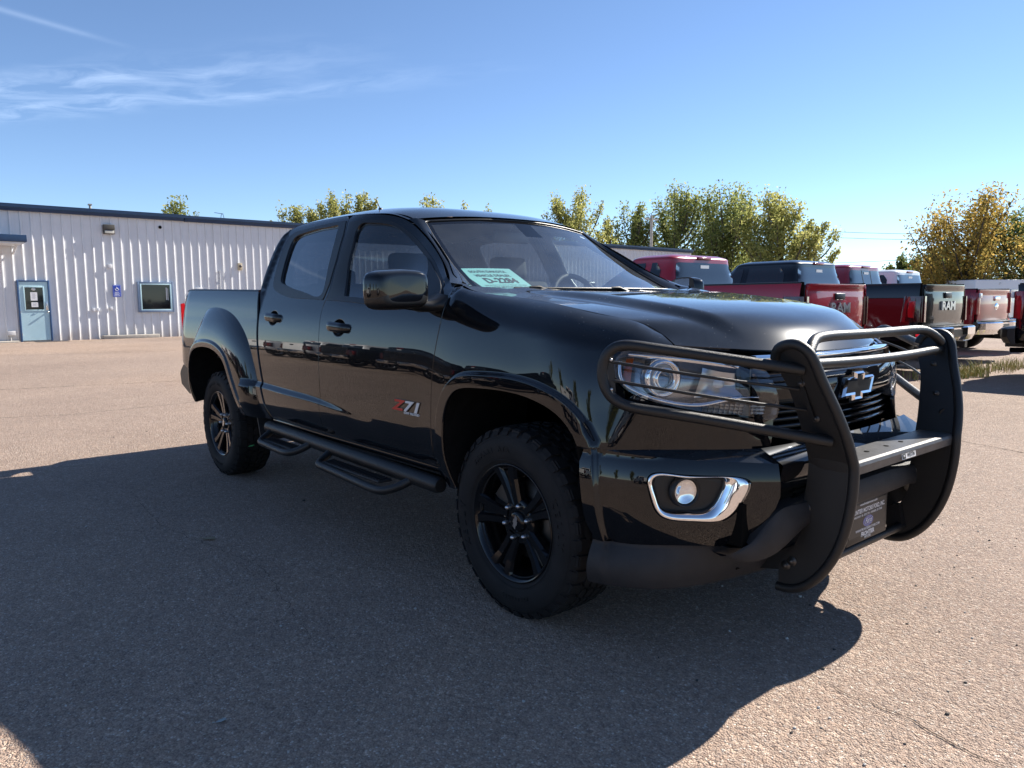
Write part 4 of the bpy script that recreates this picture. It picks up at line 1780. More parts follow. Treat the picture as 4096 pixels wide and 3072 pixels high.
def make_cap():
    mb = MB()
    mb.lathe([(.0001, -.0975), (.030, -.097), (.039, -.093), (.0425, -.082)], (0, 0, 0), 'y', 28)
    p = [(v[0] * .24, v[1] * .24) for v in bowtie(0)]
    ang = R(72)
    V = [(q[0] * math.cos(ang) - q[1] * math.sin(ang), -.0985, q[0] * math.sin(ang) + q[1] * math.cos(ang)) for q in p]
    mb.add(V, [tuple(range(len(V)))], 1)
    return mb


tyre_me = make_tyre()
rim_mb = make_rim()
WZ = .3716
first = True
for wx in (0.0, -3.258):
    for s in (-1, 1):
        w = fix_normals(rim_mb.build('wheel', [M['rim'], M['hub']], truck)) if first else add_obj('wheel', rim_me, truck)
        if first:
            rim_me = w.data
        w.location = (wx, s * .793, WZ)
        if s > 0:
            w.rotation_euler = (0, 0, math.pi)
        if wx < -1:
            w.rotation_euler = (0, R(14), 0 if s < 0 else math.pi)
        ty = add_obj('tyre', tyre_me, w)
        if first:
            fix_normals(ty)
        if first:
            c_ = fix_normals(make_cap().build('centre_cap', [M['gloss'], M['silver']], w))
            cap_me = c_.data
            mb = MB()
            mb.lathe([(.0001, -.018), (.006, -.0165), (.0095, -.010), (.0105, .004)], (0, 0, 0), 'y', 10)
            nm = fix_normals(mb.build('lug_nut', M['nut'], w))
            nut_me = nm.data
            bpy.data.objects.remove(nm)
        else:
            add_obj('centre_cap', cap_me, w)
        for k in range(6):
            a = R(60 * k + 15)
            o = add_obj('lug_nut', nut_me, w)
            o.location = (.0685 * math.cos(a), -.088, .0685 * math.sin(a))
        first = False
# crayon mark on the rear tyre
mb = MB()
for k in range(5):
    mb.box((-3.258 + .3768 * math.cos(R(-19.5 + .25 * k)), -.835 + .004 * k, WZ + .3768 * math.sin(R(-19.5 + .25 * k))), (.003, .030, .0025), rot=(0, R(19), R(3 * k)))
mb.build('crayon_mark', M['green_mark'], truck)


# wheel houses
def liner(arch, deep):
    def f(mb):
        c = np.array(arch)
        a = np.column_stack([c[:, 0], np.full(len(c), -.915), c[:, 1] + .004])
        # roll the edge from the fender's lip inwards
        lip = body(c[:, 0].clip(-9, .4), c[:, 1])
        lip[:, 0] = c[:, 0]
        b = a.copy()
        b[:, 1] = -.50
        b[:, 2] += .03
        mb.grid(np.stack([lip + [0, .006, 0], a + [0, .02, .008], b]))
        cc = np.array([c[:, 0].mean(), .40])
        mb.add(np.vstack([b, [(cc[0], -.50, .40)]]), [(i, i + 1, len(c)) for i in range(len(c) - 1)])
    return f


for arch in (ARCH_F, ARCH_R):
    for o in both_mb('wheel_liner', liner(arch, .4), M['liner'], truck):
        fix_normals(o)


# rear of front arch down to rocker
def rocker(mb):
    xs = np.linspace(-2.30, -.36, 40)
    a = np.stack([xs, np.full(40, -.908), np.full(40, .512)], 1)
    b = np.stack([xs, np.full(40, -.885), np.full(40, .47)], 1)
    c = np.stack([xs, np.full(40, -.80), np.full(40, .44)], 1)
    t = np.stack([xs, np.full(40, -.88), np.full(40, .53)], 1)
    mb.grid(np.stack([t, a, b, c]))
for o in both_mb('rocker_panel', rocker, blk, truck):
    fix_normals(o)
mb = MB()
mb.box((-1.6, 0, .50), (4.9, 1.30, .14))
mb.box((-.30, 0, .62), (1.9, 1.0, .34))
mb.box((-3.3, 0, .62), (1.6, 1.0, .16))
mb.box((-1.45, 0, .46), (1.9, 1.72, .05))
for s in (-1, 1):
    mb.box((-1.7, s * .42, .42), (4.6, .09, .14))
mb.tube([(0, -.70, WZ), (0, .70, WZ)], .05, 10)
mb.tube([(-3.258, -.70, WZ), (-3.258, .70, WZ)], .06, 10)
mb.sphere((-3.258, .1, WZ), .13)
mb.tube([(-2.4, -.35, .40), (-3.0, -.5, .42), (-3.9, -.55, .46)], .03, 8)
mb.build('chassis', M['under'], truck)
# mud guard behind front and ahead of the rear wheel
for s in (-1, 1):
    mb = MB()
    mb.box((-2.50, s * .845, .45), (.012, .16, .20), rot=(0, R(-18), 0))
    mb.build('splash_guard', M['plastic'], truck)


# ---- side steps
def steps(mb):
    mb.tube([(-2.32, -.925, .468), (-.475, -.925, .437), (-.455, -.925, .437)], [.0365, .0365, .030], 18)
for o in both_mb('side_step', steps, M['powder'], truck):
    sdo = o
    s = -1 if o.name == 'side_step' else 1
    for pts, t0, t1 in (([(-2.255, -.925, .462), (-2.235, -.985, .425), (-2.20, -1.030, .405), (-2.12, -1.040, .400), (-1.86, -1.040, .392), (-1.79, -1.028, .396), (-1.74, -.99, .415), (-1.700, -.935, .452)], -2.19, -1.80),
                        ([(-1.465, -.925, .452), (-1.445, -.985, .415), (-1.415, -1.032, .396), (-1.34, -1.042, .390), (-.86, -1.042, .372), (-.765, -1.030, .376), (-.70, -.985, .400), (-.655, -.930, .438)], -1.40, -.82)):
        mb = MB()
        p = smooth_path(pts, .015)
        p[:, 1] *= -s
        mb.tube(p, .0205, 12)
        h_ = mb.build('step_hoop', M['powder'], sdo)
        mb = MB()
        z = pts[3][2] + .012
        xm, L_ = (t0 + t1) / 2, t1 - t0
        mb.box((xm, s * .988, z), (L_, .074, .012), bev=.003)
        nn = int(L_ / .026)
        for k in range(nn):
            mb.box((t0 + .02 + k * (L_ - .04) / (nn - 1), s * .988, z + .008), (.008, .064, .006), rot=(0, 0, R(20)))
        mb.build('step_pad', M['plastic'], sdo)


# ---- door mirror
def mirror(mb):
    nu, nv = 36, 19
    cx, cy, cz = -.515, -1.108, 1.287
    G = np.zeros((nv, nu + 1, 3))
    for i in range(nv):
        ph = math.pi / 2 * (i / (nv - 1))                  # 0 at open rear, pi/2 at the nose
        for j in range(nu + 1):
            th = 2 * math.pi * j / nu
            c_, s_ = math.cos(th), math.sin(th)
            y = math.copysign(abs(c_) ** .42, c_)
            z = math.copysign(abs(s_) ** .46, s_)
            k = max(0.0, math.cos(ph)) ** .20
            yy_, zz_ = y * k, z * k
            top = .084 * (1 - .14 * max(0, -yy_)) if z > 0 else .084 * (1 - .06 * max(0, yy_))
            G[i, j] = (cx + .080 * math.sin(ph) ** .9 - .02 * yy_ * .5, cy + .139 * yy_ + .018 * math.sin(ph), cz + top * zz_ - .006)
    for i in range(nv - 1):
        for j in range(nu):
            f = [G[i, j], G[i, j + 1], G[i + 1, j + 1], G[i + 1, j]]
            zc = np.mean([p[2] for p in f])
            mb.add(f, [(0, 1, 2, 3)], 1 if zc < 1.254 else 0, True)
    mb.add(list(G[0, :-1]), [tuple(range(nu))], 1)
    mb.add([(cx - .006, G[0, j][1] * .92 + cy * .08, G[0, j][2] * .9 + cz * .1) for j in range(nu)], [tuple(range(nu))], 2)


for o, dd in zip(both_mb('door_mirror', mirror, [M['black'], M['satin'], M['chrome']], truck), fd):
    bm = bmesh.new()
    bm.from_mesh(o.data)
    bmesh.ops.remove_doubles(bm, verts=bm.verts, dist=1e-5)
    bmesh.ops.recalc_face_normals(bm, faces=bm.faces[:])
    bm.to_mesh(o.data)
    bm.free()
    s = -1 if dd is fd[0] else 1
    mb = MB()
    G = []
    for t, (x, y, z, hx, hz) in enumerate([(-.50, .880, 1.225, .060, .040), (-.505, .915, 1.215, .055, .026), (-.51, .96, 1.212, .05, .022), (-.515, 1.02, 1.222, .045, .024)]):
        G.append([(x - hx, s * y, z - hz), (x, s * y, z - hz * 1.1), (x + hx, s * y, z - hz * .8), (x + hx, s * y, z + hz * .8), (x, s * y, z + hz), (x - hx, s * y, z + hz), (x - hx, s * y, z - hz)])
    mb.grid(np.array(G))
    fix_normals(mb.build('mirror_arm', M['satin'], o))
    if s > 0:                                              # the far mirror is folded back against its door
        pv = Vector((-.51, .955, 0))
        o.rotation_euler = (0, 0, R(72))
        o.location = pv - Matrix.Rotation(R(72), 3, 'Z') @ pv

# ---- badge on the front door
mb = MB()
yb = lambda x, z: float(body1(x, z)[1])
bx0, bz0 = -.678, .758
o0 = (bx0, yb(bx0, bz0) - .0022, bz0)
for ch, dx, mi in (('Z', -.083, 1), ('7', -.002, 2), ('1', .070, 2)):
    p = (bx0 + dx, o0[1], bz0 + .003)
    place_text(mb, ch, .066, p, (1, 0, 0), (0, 0, 1), mi=0, extrude=.002, shear=.25, bold=.0042, sx=2.0)
    place_text(mb, ch, .066, (p[0], p[1] - .0026, p[2]), (1, 0, 0), (0, 0, 1), mi=mi, extrude=.0006, shear=.25, bold=.0020, sx=2.0)
place_text(mb, 'OFF ROAD', .014, (bx0 + .035, o0[1] - .001, bz0 - .026), (1, 0, 0), (0, 0, 1), mi=2, extrude=.001, bold=.0005, sx=1.9)
mb.build('badge', [M['gloss'], M['red_enamel'], M['bright_letter']], fd[0])


# ---- rear: rail caps, bed inside, tailgate, lamps, bumper, antenna
def rail_cap(mb):
    xs = np.linspace(-4.02, -2.505, 30)
    z = np.interp(xs, [-4.02, -3.9, -2.5], [1.326, 1.331, 1.302])
    e = body(xs, z)
    G = np.stack([e + [0, .002, -.006], e + [0, .002, .008], e + [0, .02, .013], e + [0, .075, .013], e + [0, .08, -.02], e + [0, .082, -.50]])
    mb.grid(G)
for o in both_mb('rail_cap', rail_cap, M['satin'], truck):
    fix_normals(o)
mb = MB()
mb.box((-3.34, 0, .84), (1.70, 1.6, .03))
mb.box((-4.14, 0, .76), (.16, 1.62, .16))  # added filler closing a light leak between tailgate and bumper
mb.box((-2.515, 0, 1.06), (.03, 1.62, .47))
mb.build('bed_floor', M['plastic'], truck)
mb = MB()
mb.box((-4.190, 0, 1.065), (.08, 1.44, .53), bev=.02)
mb.box((-4.232, 0, 1.06), (.012, 1.15, .26), bev=.005)
mb.box((-4.225, 0, 1.315), (.07, 1.42, .035), bev=.012)
tg = mb.build('tailgate', blk, truck)
mb = MB()
mb.box((-4.238, 0, 1.22), (.02, .22, .05), bev=.006)
mb.build('tailgate_handle', M['satin'], tg)


def tail(mb):
    V2, F, lp = tri_fill([(.0, .872), (.05, .866), (.17, .868), (.17, 1.235), (.06, 1.235), (.005, 1.222)], [], .03)
    def f(u, z):
        a = np.clip(u / .17, 0, 1)
        return np.stack([-4.058 - .140 * np.sin(a * math.pi / 2) ** .85, -(.903 - .19 * (1 - np.cos(a * math.pi / 2)) ** .9), z], 1)
    mb.add(f(V2[:, 0], V2[:, 1]), F, 0, True)
for o in both_mb('tail_light', tail, M['red_lens'], truck):
    fix_normals(o)
mb = MB()
pr = [(-4.37, .735), (-4.26, .738), (-4.10, .705), (-4.07, .496), (-4.205, .487), (-4.447, .558), (-4.476, .648), (-4.446, .685)]
G = []
for y in (-.83, -.79, -.5, .5, .79, .83):
    k = 1 if abs(y) < .8 else .93
    c = np.mean(pr, 0)
    sh = .03 if abs(y) > .8 else 0
    G.append([(c[0] + (p[0] - c[0]) * k + (sh if p[0] < -4.3 else 0) * (1 if abs(y) > .8 else .6), y, c[1] + (p[1] - c[1]) * k) for p in pr + pr[:1]])
mb.grid(np.array(G), smooth=False)
mb.add(G[0][:-1], [tuple(range(8))])
mb.add(G[-1][:-1], [tuple(range(8))])
fix_normals(mb.build('rear_bumper', M['satin'], truck))
mb = MB()
mb.tube([(-1.70, -.46, 1.765), (-1.745, -.46, 1.83)], [.004, .002], 6)
mb.sphere((-1.698, -.46, 1.762), .014)
mb.build('antenna', M['satin'], truck)
mb = MB()
mb.box((-4.9 + 4.9 - 2.55, 0, 1.752), (.03, .22, .02), bev=.004)
mb.build('third_brake_light', M['red_lens'], truck)

# ---- cabin
def seat(y, x, name, w=.50):
    mb = MB()
    mb.box((x + .14, y, .80), (.52, w, .16), bev=.05)
    mb.box((x - .17, y, 1.08), (.14, w, .56), rot=(0, R(-15), 0), bev=.05)
    mb.box((x - .29, y, 1.435), (.09, .26, .15), rot=(0, R(-8), 0), bev=.04)
    mb.tube([(x - .25, y - .06, 1.32), (x - .28, y - .06, 1.42)], .007, 6)
    mb.tube([(x - .25, y + .06, 1.32), (x - .28, y + .06, 1.42)], .007, 6)
    return mb.build(name, M['seat'], truck)


seat(-.37, -1.25, 'front_seat')
seat(.37, -1.25, 'front_seat')
mb = MB()
mb.box((-2.0, 0, .90), (.46, 1.3, .16), bev=.04)
mb.box((-2.28, 0, 1.10), (.14, 1.3, .50), rot=(0, R(-10), 0), bev=.04)
for y in (-.42, .42):
    mb.box((-2.35, y, 1.385), (.09, .25, .12), bev=.035)
mb.build('rear_bench', M['seat'], truck)
mb = MB()
G = []
for y in np.linspace(-.70, .70, 15):
    b = .05 * (1 - (y / .7) ** 2)
    G.append([(-.50 + b, y, 1.15), (-.50 + b * 1.2, y, 1.225), (-.62 + b * .4, y, 1.262), (-.76, y, 1.268), (-.84, y, 1.235), (-.86, y, 1.10), (-.80, y, .90)])
mb.grid(np.array(G))
mb.box((-.83, .37, 1.275), (.12, .34, .06), bev=.025)
mb.box((-.80, 0, 1.255), (.10, .26, .05), bev=.02)
fix_normals(mb.build('dashboard', M['dash'], truck))
mb = MB()
a = np.linspace(0, 2 * math.pi, 33)[:-1]
ring = np.stack([.19 * np.sin(a) * 0, .19 * np.cos(a), .19 * np.sin(a)], 1)
m = Euler((0, R(-24), 0)).to_matrix()
ctr = np.array([-.905, .37, 1.20])
mb.tube([np.array(m @ Vector(p)) + ctr for p in ring], .015, 10, closed=True)
for d in ((0, .18, 0), (0, -.18, 0), (0, 0, -.18)):
    mb.tube([ctr, np.array(m @ Vector(d)) + ctr], .014, 8)
mb.sphere(tuple(ctr), .06, sc=(.6, 1, 1))
mb.tube([ctr, ctr + [.2, 0, -.08]], .03, 8)
mb.build('steering_wheel', M['dash'], truck)
mb = MB()
mb.box((-1.075, 0, 1.585), (.03, .25, .07), bev=.012)
mb.tube([(-1.07, 0, 1.61), (-1.03, 0, 1.655)], .008, 6)
mb.build('rear_view_mirror', M['satin'], truck)
mb = MB()
G = []
for x in np.linspace(-2.46, -1.10, 12):
    t = np.clip((x + 2.475) / 1.41, 0, 1)
    c = mid(np.array(t))
    a_ = rail(np.array(t))
    G.append([(x, y, a_[2] - .035 + (c[2] - a_[2]) * (1 - abs(y / .62) ** 3)) for y in np.linspace(-.62, .62, 13)])
mb.grid(np.array(G))
mb.build('headliner', M['trim_grey'], truck)
def cabin_side(mb):
    # lower door cards, pillars inside
    for (x0, x1) in ((-2.42, -1.60), (-1.52, -.56)):
        xs = np.linspace(x0, x1, 8)
        mb.grid(np.stack([np.stack([xs, np.full(8, -.80), np.full(8, 1.225)], 1), np.stack([xs, np.full(8, -.84), np.full(8, .60)], 1)]))
    zz = np.linspace(1.22, 1.69, 8)
    yb_ = np.interp(zz, LZ, LW) - .05
    for (xa, xb, sl) in ((-1.60, -1.50, -.02),):
        mb.grid(np.stack([np.stack([xa + sl * (zz - 1.22) / .47, -yb_, zz], 1), np.stack([xb + sl * 4 * (zz - 1.22) / .47, -yb_, zz], 1)]), mi=1)
for o in both_mb('cabin_trim', cabin_side, [M['dash'], M['trim_grey']], truck):
    pass
mb = MB()
mb.box((-1.45, 0, .60), (1.9, 1.6, .05))
mb.build('cabin_floor', M['under'], truck)

# stickers inside the windshield
mb = MB()
def on_ws(w, t):
    i, j = t * (30 - 1), (w + 1) / 2 * 40
    i0, j0 = min(int(i), 28), min(int(j), 39)
    a_, b_ = i - i0, j - j0
    return WS[i0, j0] * (1 - a_) * (1 - b_) + WS[i0 + 1, j0] * a_ * (1 - b_) + WS[i0, j0 + 1] * (1 - a_) * b_ + WS[i0 + 1, j0 + 1] * a_ * b_
def decal(w0, w1, t0, t1, mi):
    P = [on_ws(w0, t0), on_ws(w1, t0), on_ws(w1, t1), on_ws(w0, t1)]
    mb.add([p + np.array([-.004, 0, -.006]) for p in P], [(0, 1, 2, 3)], mi)
decal(.83, .93, .80, .95, 0)
fix_normals(mb.build('inspection_sticker', pm('pale_green_sticker', (.62, .70, .52), .6), ws))
mb = MB()
decal(.855, .93, .055, .085, 0)
fix_normals(mb.build('toll_sticker', M['white_ink'], ws))

# the dealer's permit: a loose sheet standing on the dash against the glass
mb = MB()
A_, B_, C_, D_ = np.array([-.705, -.640, 1.385]), np.array([-.655, -.352, 1.388]), np.array([-.545, -.275, 1.288]), np.array([-.560, -.570, 1.285])
def sheet(u, v):
    p = A_ * (1 - u) * (1 - v) + B_ * u * (1 - v) + C_ * u * v + D_ * (1 - u) * v
    return p + np.array([-.014, 0, -.001]) + np.array([-.002, 0, .002]) * math.sin(u * 3.1)
G = np.array([[sheet(u, v) for u in np.linspace(0, 1, 13)] for v in np.linspace(0, 1, 9)])
mb.grid(G, mi=0)
wS, hS = (np.linalg.norm(B_ - A_) + np.linalg.norm(C_ - D_)) / 2, (np.linalg.norm(A_ - D_) + np.linalg.norm(B_ - C_)) / 2
nS = np.cross(B_ - A_, A_ - D_)
nS /= np.linalg.norm(nS)
for tx, size, u0, v0, bo in (('SOUTH DAKOTA', .026, .50, .17, .0005), ('VEHICLE DEALER', .026, .50, .36, .0005), ('D-2284', .060, .53, .61, .0018),
                             ('DEMONSTRATION AND IN TRANSIT USE ONLY', .0115, .5, .82, 0), ('FRONTIER MOTORS FORD, INC.', .018, .5, .92, .0003)):
    V_, F_ = text_mesh(tx, size, bold=bo)
    mb.add([sheet(u0 + v[0] / wS, v0 - v[1] / hS) + nS * .0012 for v in V_], F_, 1, False)
permit = mb.build('paper_permit', [M['paper'], M['ink']])
tag(permit, 'aqua paper dealer permit with black print standing behind the black pickup windshield', 'permit')


# ================================================================ ground
def ground_mat():
    m, t, b = new_mat('worn_pink_asphalt')
    N = t.nodes.new
    L = t.links.new
    co = N('ShaderNodeTexCoord')

    def noise(scale, detail=4, rough=.6):
        n = N('ShaderNodeTexNoise')
        n.inputs['Scale'].default_value = scale
        n.inputs['Detail'].default_value = detail
        n.inputs['Roughness'].default_value = rough
        L(co.outputs['Object'], n.inputs['Vector'])
        return n.outputs[0]

    def ramp(v, stops):
        r = N('ShaderNodeValToRGB')
        e = r.color_ramp.elements
        while len(e) < len(stops):
            e.new(.5)
        for k, (p, c) in enumerate(stops):
            e[k].position = p
            e[k].color = (*c, 1) if len(c) == 3 else c
        L(v, r.inputs[0])
        return r.outputs[0]

    def mix(f, a, c, mode='MIX'):
        x = N('ShaderNodeMixRGB')
        x.blend_type = mode
        for i, v in enumerate((f, a, c)):
            if hasattr(v, 'links'):
                L(v, x.inputs[i])
            elif i == 0:
                x.inputs[0].default_value = v
            else:
                x.inputs[i].default_value = (*v, 1)
        return x.outputs[0]

    def vor(scale, feat='F1', rnd=1.0):
        v = N('ShaderNodeTexVoronoi')
        v.feature = feat
        v.inputs['Scale'].default_value = scale
        v.inputs['Randomness'].default_value = rnd
        wv = N('ShaderNodeMixRGB')
        wv.inputs[0].default_value = .004
        n = N('ShaderNodeTexNoise')
        n.inputs['Scale'].default_value = scale * 1.5
        L(co.outputs['Object'], n.inputs['Vector'])
        L(co.outputs['Object'], wv.inputs[1])
        L(n.outputs[1], wv.inputs[2])
        wv.blend_type = 'ADD'
        L(wv.outputs[0], v.inputs['Vector'])
        return v
    va = vor(165)
    vb = vor(62)
    sep = N('ShaderNodeSeparateXYZ')
    L(va.outputs['Color'], sep.inputs[0])
    stone = ramp(sep.outputs[0], [(0, (.285, .215, .180)), (.35, (.362, .278, .230)), (.7, (.412, .322, .265)), (.93, (.475, .392, .330)), (1, (.60, .55, .50))])
    sepb = N('ShaderNodeSeparateXYZ')
    L(vb.outputs['Color'], sepb.inputs[0])
    big = ramp(sepb.outputs[1], [(0, (.82, .82, .83)), (.5, (1.0, .98, .95)), (.9, (1.05, 1.0, .95)), (1, (1.35, 1.32, 1.28))])
    c = mix(.8, stone, big, 'MULTIPLY')
    edge = ramp(va.outputs['Distance'], [(0, (1.06, 1.05, 1.04)), (.45, (1, 1, 1)), (.75, (.72, .70, .68))])
    c = mix(.9, c, edge, 'MULTIPLY')
    patch = ramp(noise(.35, 6, .62), [(.3, (.84, .83, .83)), (.55, (1, 1, 1)), (.75, (1.10, 1.07, 1.03))])
    c = mix(.85, c, patch, 'MULTIPLY')
    fine = ramp(noise(5, 5, .6), [(.3, (.90, .90, .90)), (.7, (1.08, 1.07, 1.06))])
    c = mix(.8, c, fine, 'MULTIPLY')
    grit = ramp(noise(26, 6, .75), [(.34, (.82, .81, .80)), (.5, (1, 1, 1)), (.66, (1.12, 1.115, 1.10))])
    c = mix(.9, c, grit, 'MULTIPLY')
    lane = ramp(noise(.11, 5, .55), [(.36, (.90, .90, .91)), (.5, (1, 1, 1)), (.64, (1.09, 1.06, 1.02))])
    c = mix(1.0, c, lane, 'MULTIPLY')
    # old oil and tar patches, stretched along the drive
    mpg = N('ShaderNodeMapping')
    mpg.inputs['Scale'].default_value = (1.0, .18, 1)
    mpg.inputs['Rotation'].default_value = (0, 0, R(6))
    L(co.outputs['Object'], mpg.inputs[0])
    st = N('ShaderNodeTexNoise')
    st.inputs['Scale'].default_value = .55
    st.inputs['Detail'].default_value = 7
    st.inputs['Roughness'].default_value = .7
    L(mpg.outputs[0], st.inputs['Vector'])
    stain = ramp(st.outputs[0], [(.58, (1, 1, 1)), (.72, (.66, .64, .63))])
    c = mix(.6, c, stain, 'MULTIPLY')
    L(c, b.inputs['Base Color'])
    b.inputs['Roughness'].default_value = .88
    b.inputs['Specular IOR Level'].default_value = .25
    bp = N('ShaderNodeBump')
    bp.inputs['Strength'].default_value = .9
    bp.inputs['Distance'].default_value = .006
    mh = N('ShaderNodeMath')
    mh.operation = 'MULTIPLY_ADD'
    mh.inputs[1].default_value = -.9
    L(va.outputs['Distance'], mh.inputs[0])
    L(sep.outputs[1], mh.inputs[2])
    mh2 = N('ShaderNodeMath')
    mh2.operation = 'MULTIPLY_ADD'
    mh2.inputs[1].default_value = -1.1
    L(vb.outputs['Distance'], mh2.inputs[0])
    L(mh.outputs[0], mh2.inputs[2])
    L(mh2.outputs[0], bp.inputs['Height'])
    L(bp.outputs[0], b.inputs['Normal'])
    return m


mb = MB()
mb.add([(-700, -700, 0), (700, -700, 0), (700, 900, 0), (-700, 900, 0)], [(0, 1, 2, 3)])
ground = mb.build('ground', ground_mat())
tag(ground, kind='structure')


def crack(pts, w, seed):
    rg = random.Random(seed)
    P = poly_resample(pts, .035, closed=False)
    P = P + np.array([[rg.gauss(0, .006), rg.gauss(0, .006)] for _ in P])
    t = np.gradient(P, axis=0)
    t /= np.linalg.norm(t, axis=1)[:, None] + 1e-9
    n = np.stack([-t[:, 1], t[:, 0]], 1)
    wd = np.array([w * rg.uniform(.3, 1.2) * (math.sin(math.pi * (k + .5) / len(P)) ** .4) for k in range(len(P))])[:, None]
    mb = MB()
    a, b = P + n * wd, P - n * wd
    z = np.full((len(P), 1), .0035)
    mb.grid(np.stack([np.hstack([a, z]), np.hstack([b, z])]), smooth=False)
    return mb.build('crack', M['crack'], ground)


M['crack'] = pm('crack_dark_dirt', (.050, .042, .036), .95, spec=.1)  # even dark brown for the thin crack strips and power lines
crack([(.97, -.44), (1.03, -.475), (1.175, -.515), (1.31, -.502), (1.455, -.55), (1.59, -.553), (1.8, -.60), (2.2, -.56)], .0022, 1)
crack([(1.30, 1.9), (1.9, 1.75), (2.6, 1.3), (3.4, 1.2)], .004, 2)
crack([(-.9, 4.6), (.4, 4.1), (1.6, 4.3), (3.2, 3.6)], .006, 3)
crack([(-3.2, -1.55), (-2.2, -1.62), (-1.2, -1.45), (-.2, -1.62)], .0012, 4)
crack([(-13, -3.4), (-11, -1.6), (-10.6, .2), (-10.0, 2.2), (-8.6, 4.0)], .014, 5)
crack([(-23, -4), (-20, -1), (-19, 2), (-18.5, 6)], .02, 6)
crack([(-26.6, -2.0), (-26.4, 1.2), (-26.6, 3.6)], .03, 7)
crack([(-8.2, -3), (-7.4, -1.2), (-7.6, .8), (-6.2, 3.0), (-5.9, 5)], .008, 8)

# loose pebbles
mb = MB()
rg = random.Random(5)
for k in range(340):
    if k < 170:
        x, y = rg.uniform(.3, 2.3), rg.uniform(-1.9, 2.6)
    else:
        x, y = rg.uniform(-8, 2.2), rg.uniform(-3, 6)
    s = rg.uniform(.0025, .0065) * (1.5 if rg.random() < .06 else 1)
    bm = bmesh.new()
    bmesh.ops.create_icosphere(bm, subdivisions=1, radius=s)
    for v in bm.verts:
        v.co *= rg.uniform(.75, 1.2)
        v.co.z *= .7
    bmesh.ops.translate(bm, vec=(x, y, s * .35), verts=bm.verts)
    mb.bm(bm, rg.choice([0, 0, 1, 2]), False)
peb = mb.build('loose_pebbles', [pm('pebble_tan', (.30, .26, .22), .9), pm('pebble_dark', (.06, .055, .05), .9), pm('pebble_pale', (.5, .48, .45), .9)])
tag(peb, 'scattered loose pebbles on the pinkish asphalt', 'pebbles', kind='stuff')

# dry leaves
def leaf(x, y, rz, s, lab, mat):
    mb = MB()
    o = [(-.5, 0, .02), (-.3, .16, .05), (0, .24, .10), (.22, .2, .06), (.2, .34, .12), (.42, .12, .05), (.5, 0, .03), (.42, -.1, .1), (.2, -.2, .12), (-.1, -.22, .06), (-.3, -.12, .04)]
    V = [(p[0] * s, p[1] * s, p[2] * s * .8 + .002) for p in o] + [(0, 0, s * .02 + .002)]
    n = len(o)
    mb.add(V, [(i, (i + 1) % n, n) for i in range(n)])
    mb.tube([(-.5 * s, 0, .004), (-.72 * s, .03 * s, .004)], .002, 5)
    ob = mb.build('fallen_leaf', mat)
    ob.location = (x, y, 0)
    ob.rotation_euler = (0, 0, rz)
    tag(ob, lab, 'leaf', 'fallen leaves')


lm = pm('dry_leaf', (.26, .21, .13), .8)
leaf(-1.77, -1.50, .5, .085, 'larger dry leaf lying in the shade beside the black pickup side step', lm)
leaf(.014, -2.045, 1.4, .035, 'tiny pale leaf lying in the shadow nearest the camera', pm('pale_leaf', (.34, .36, .34), .8))

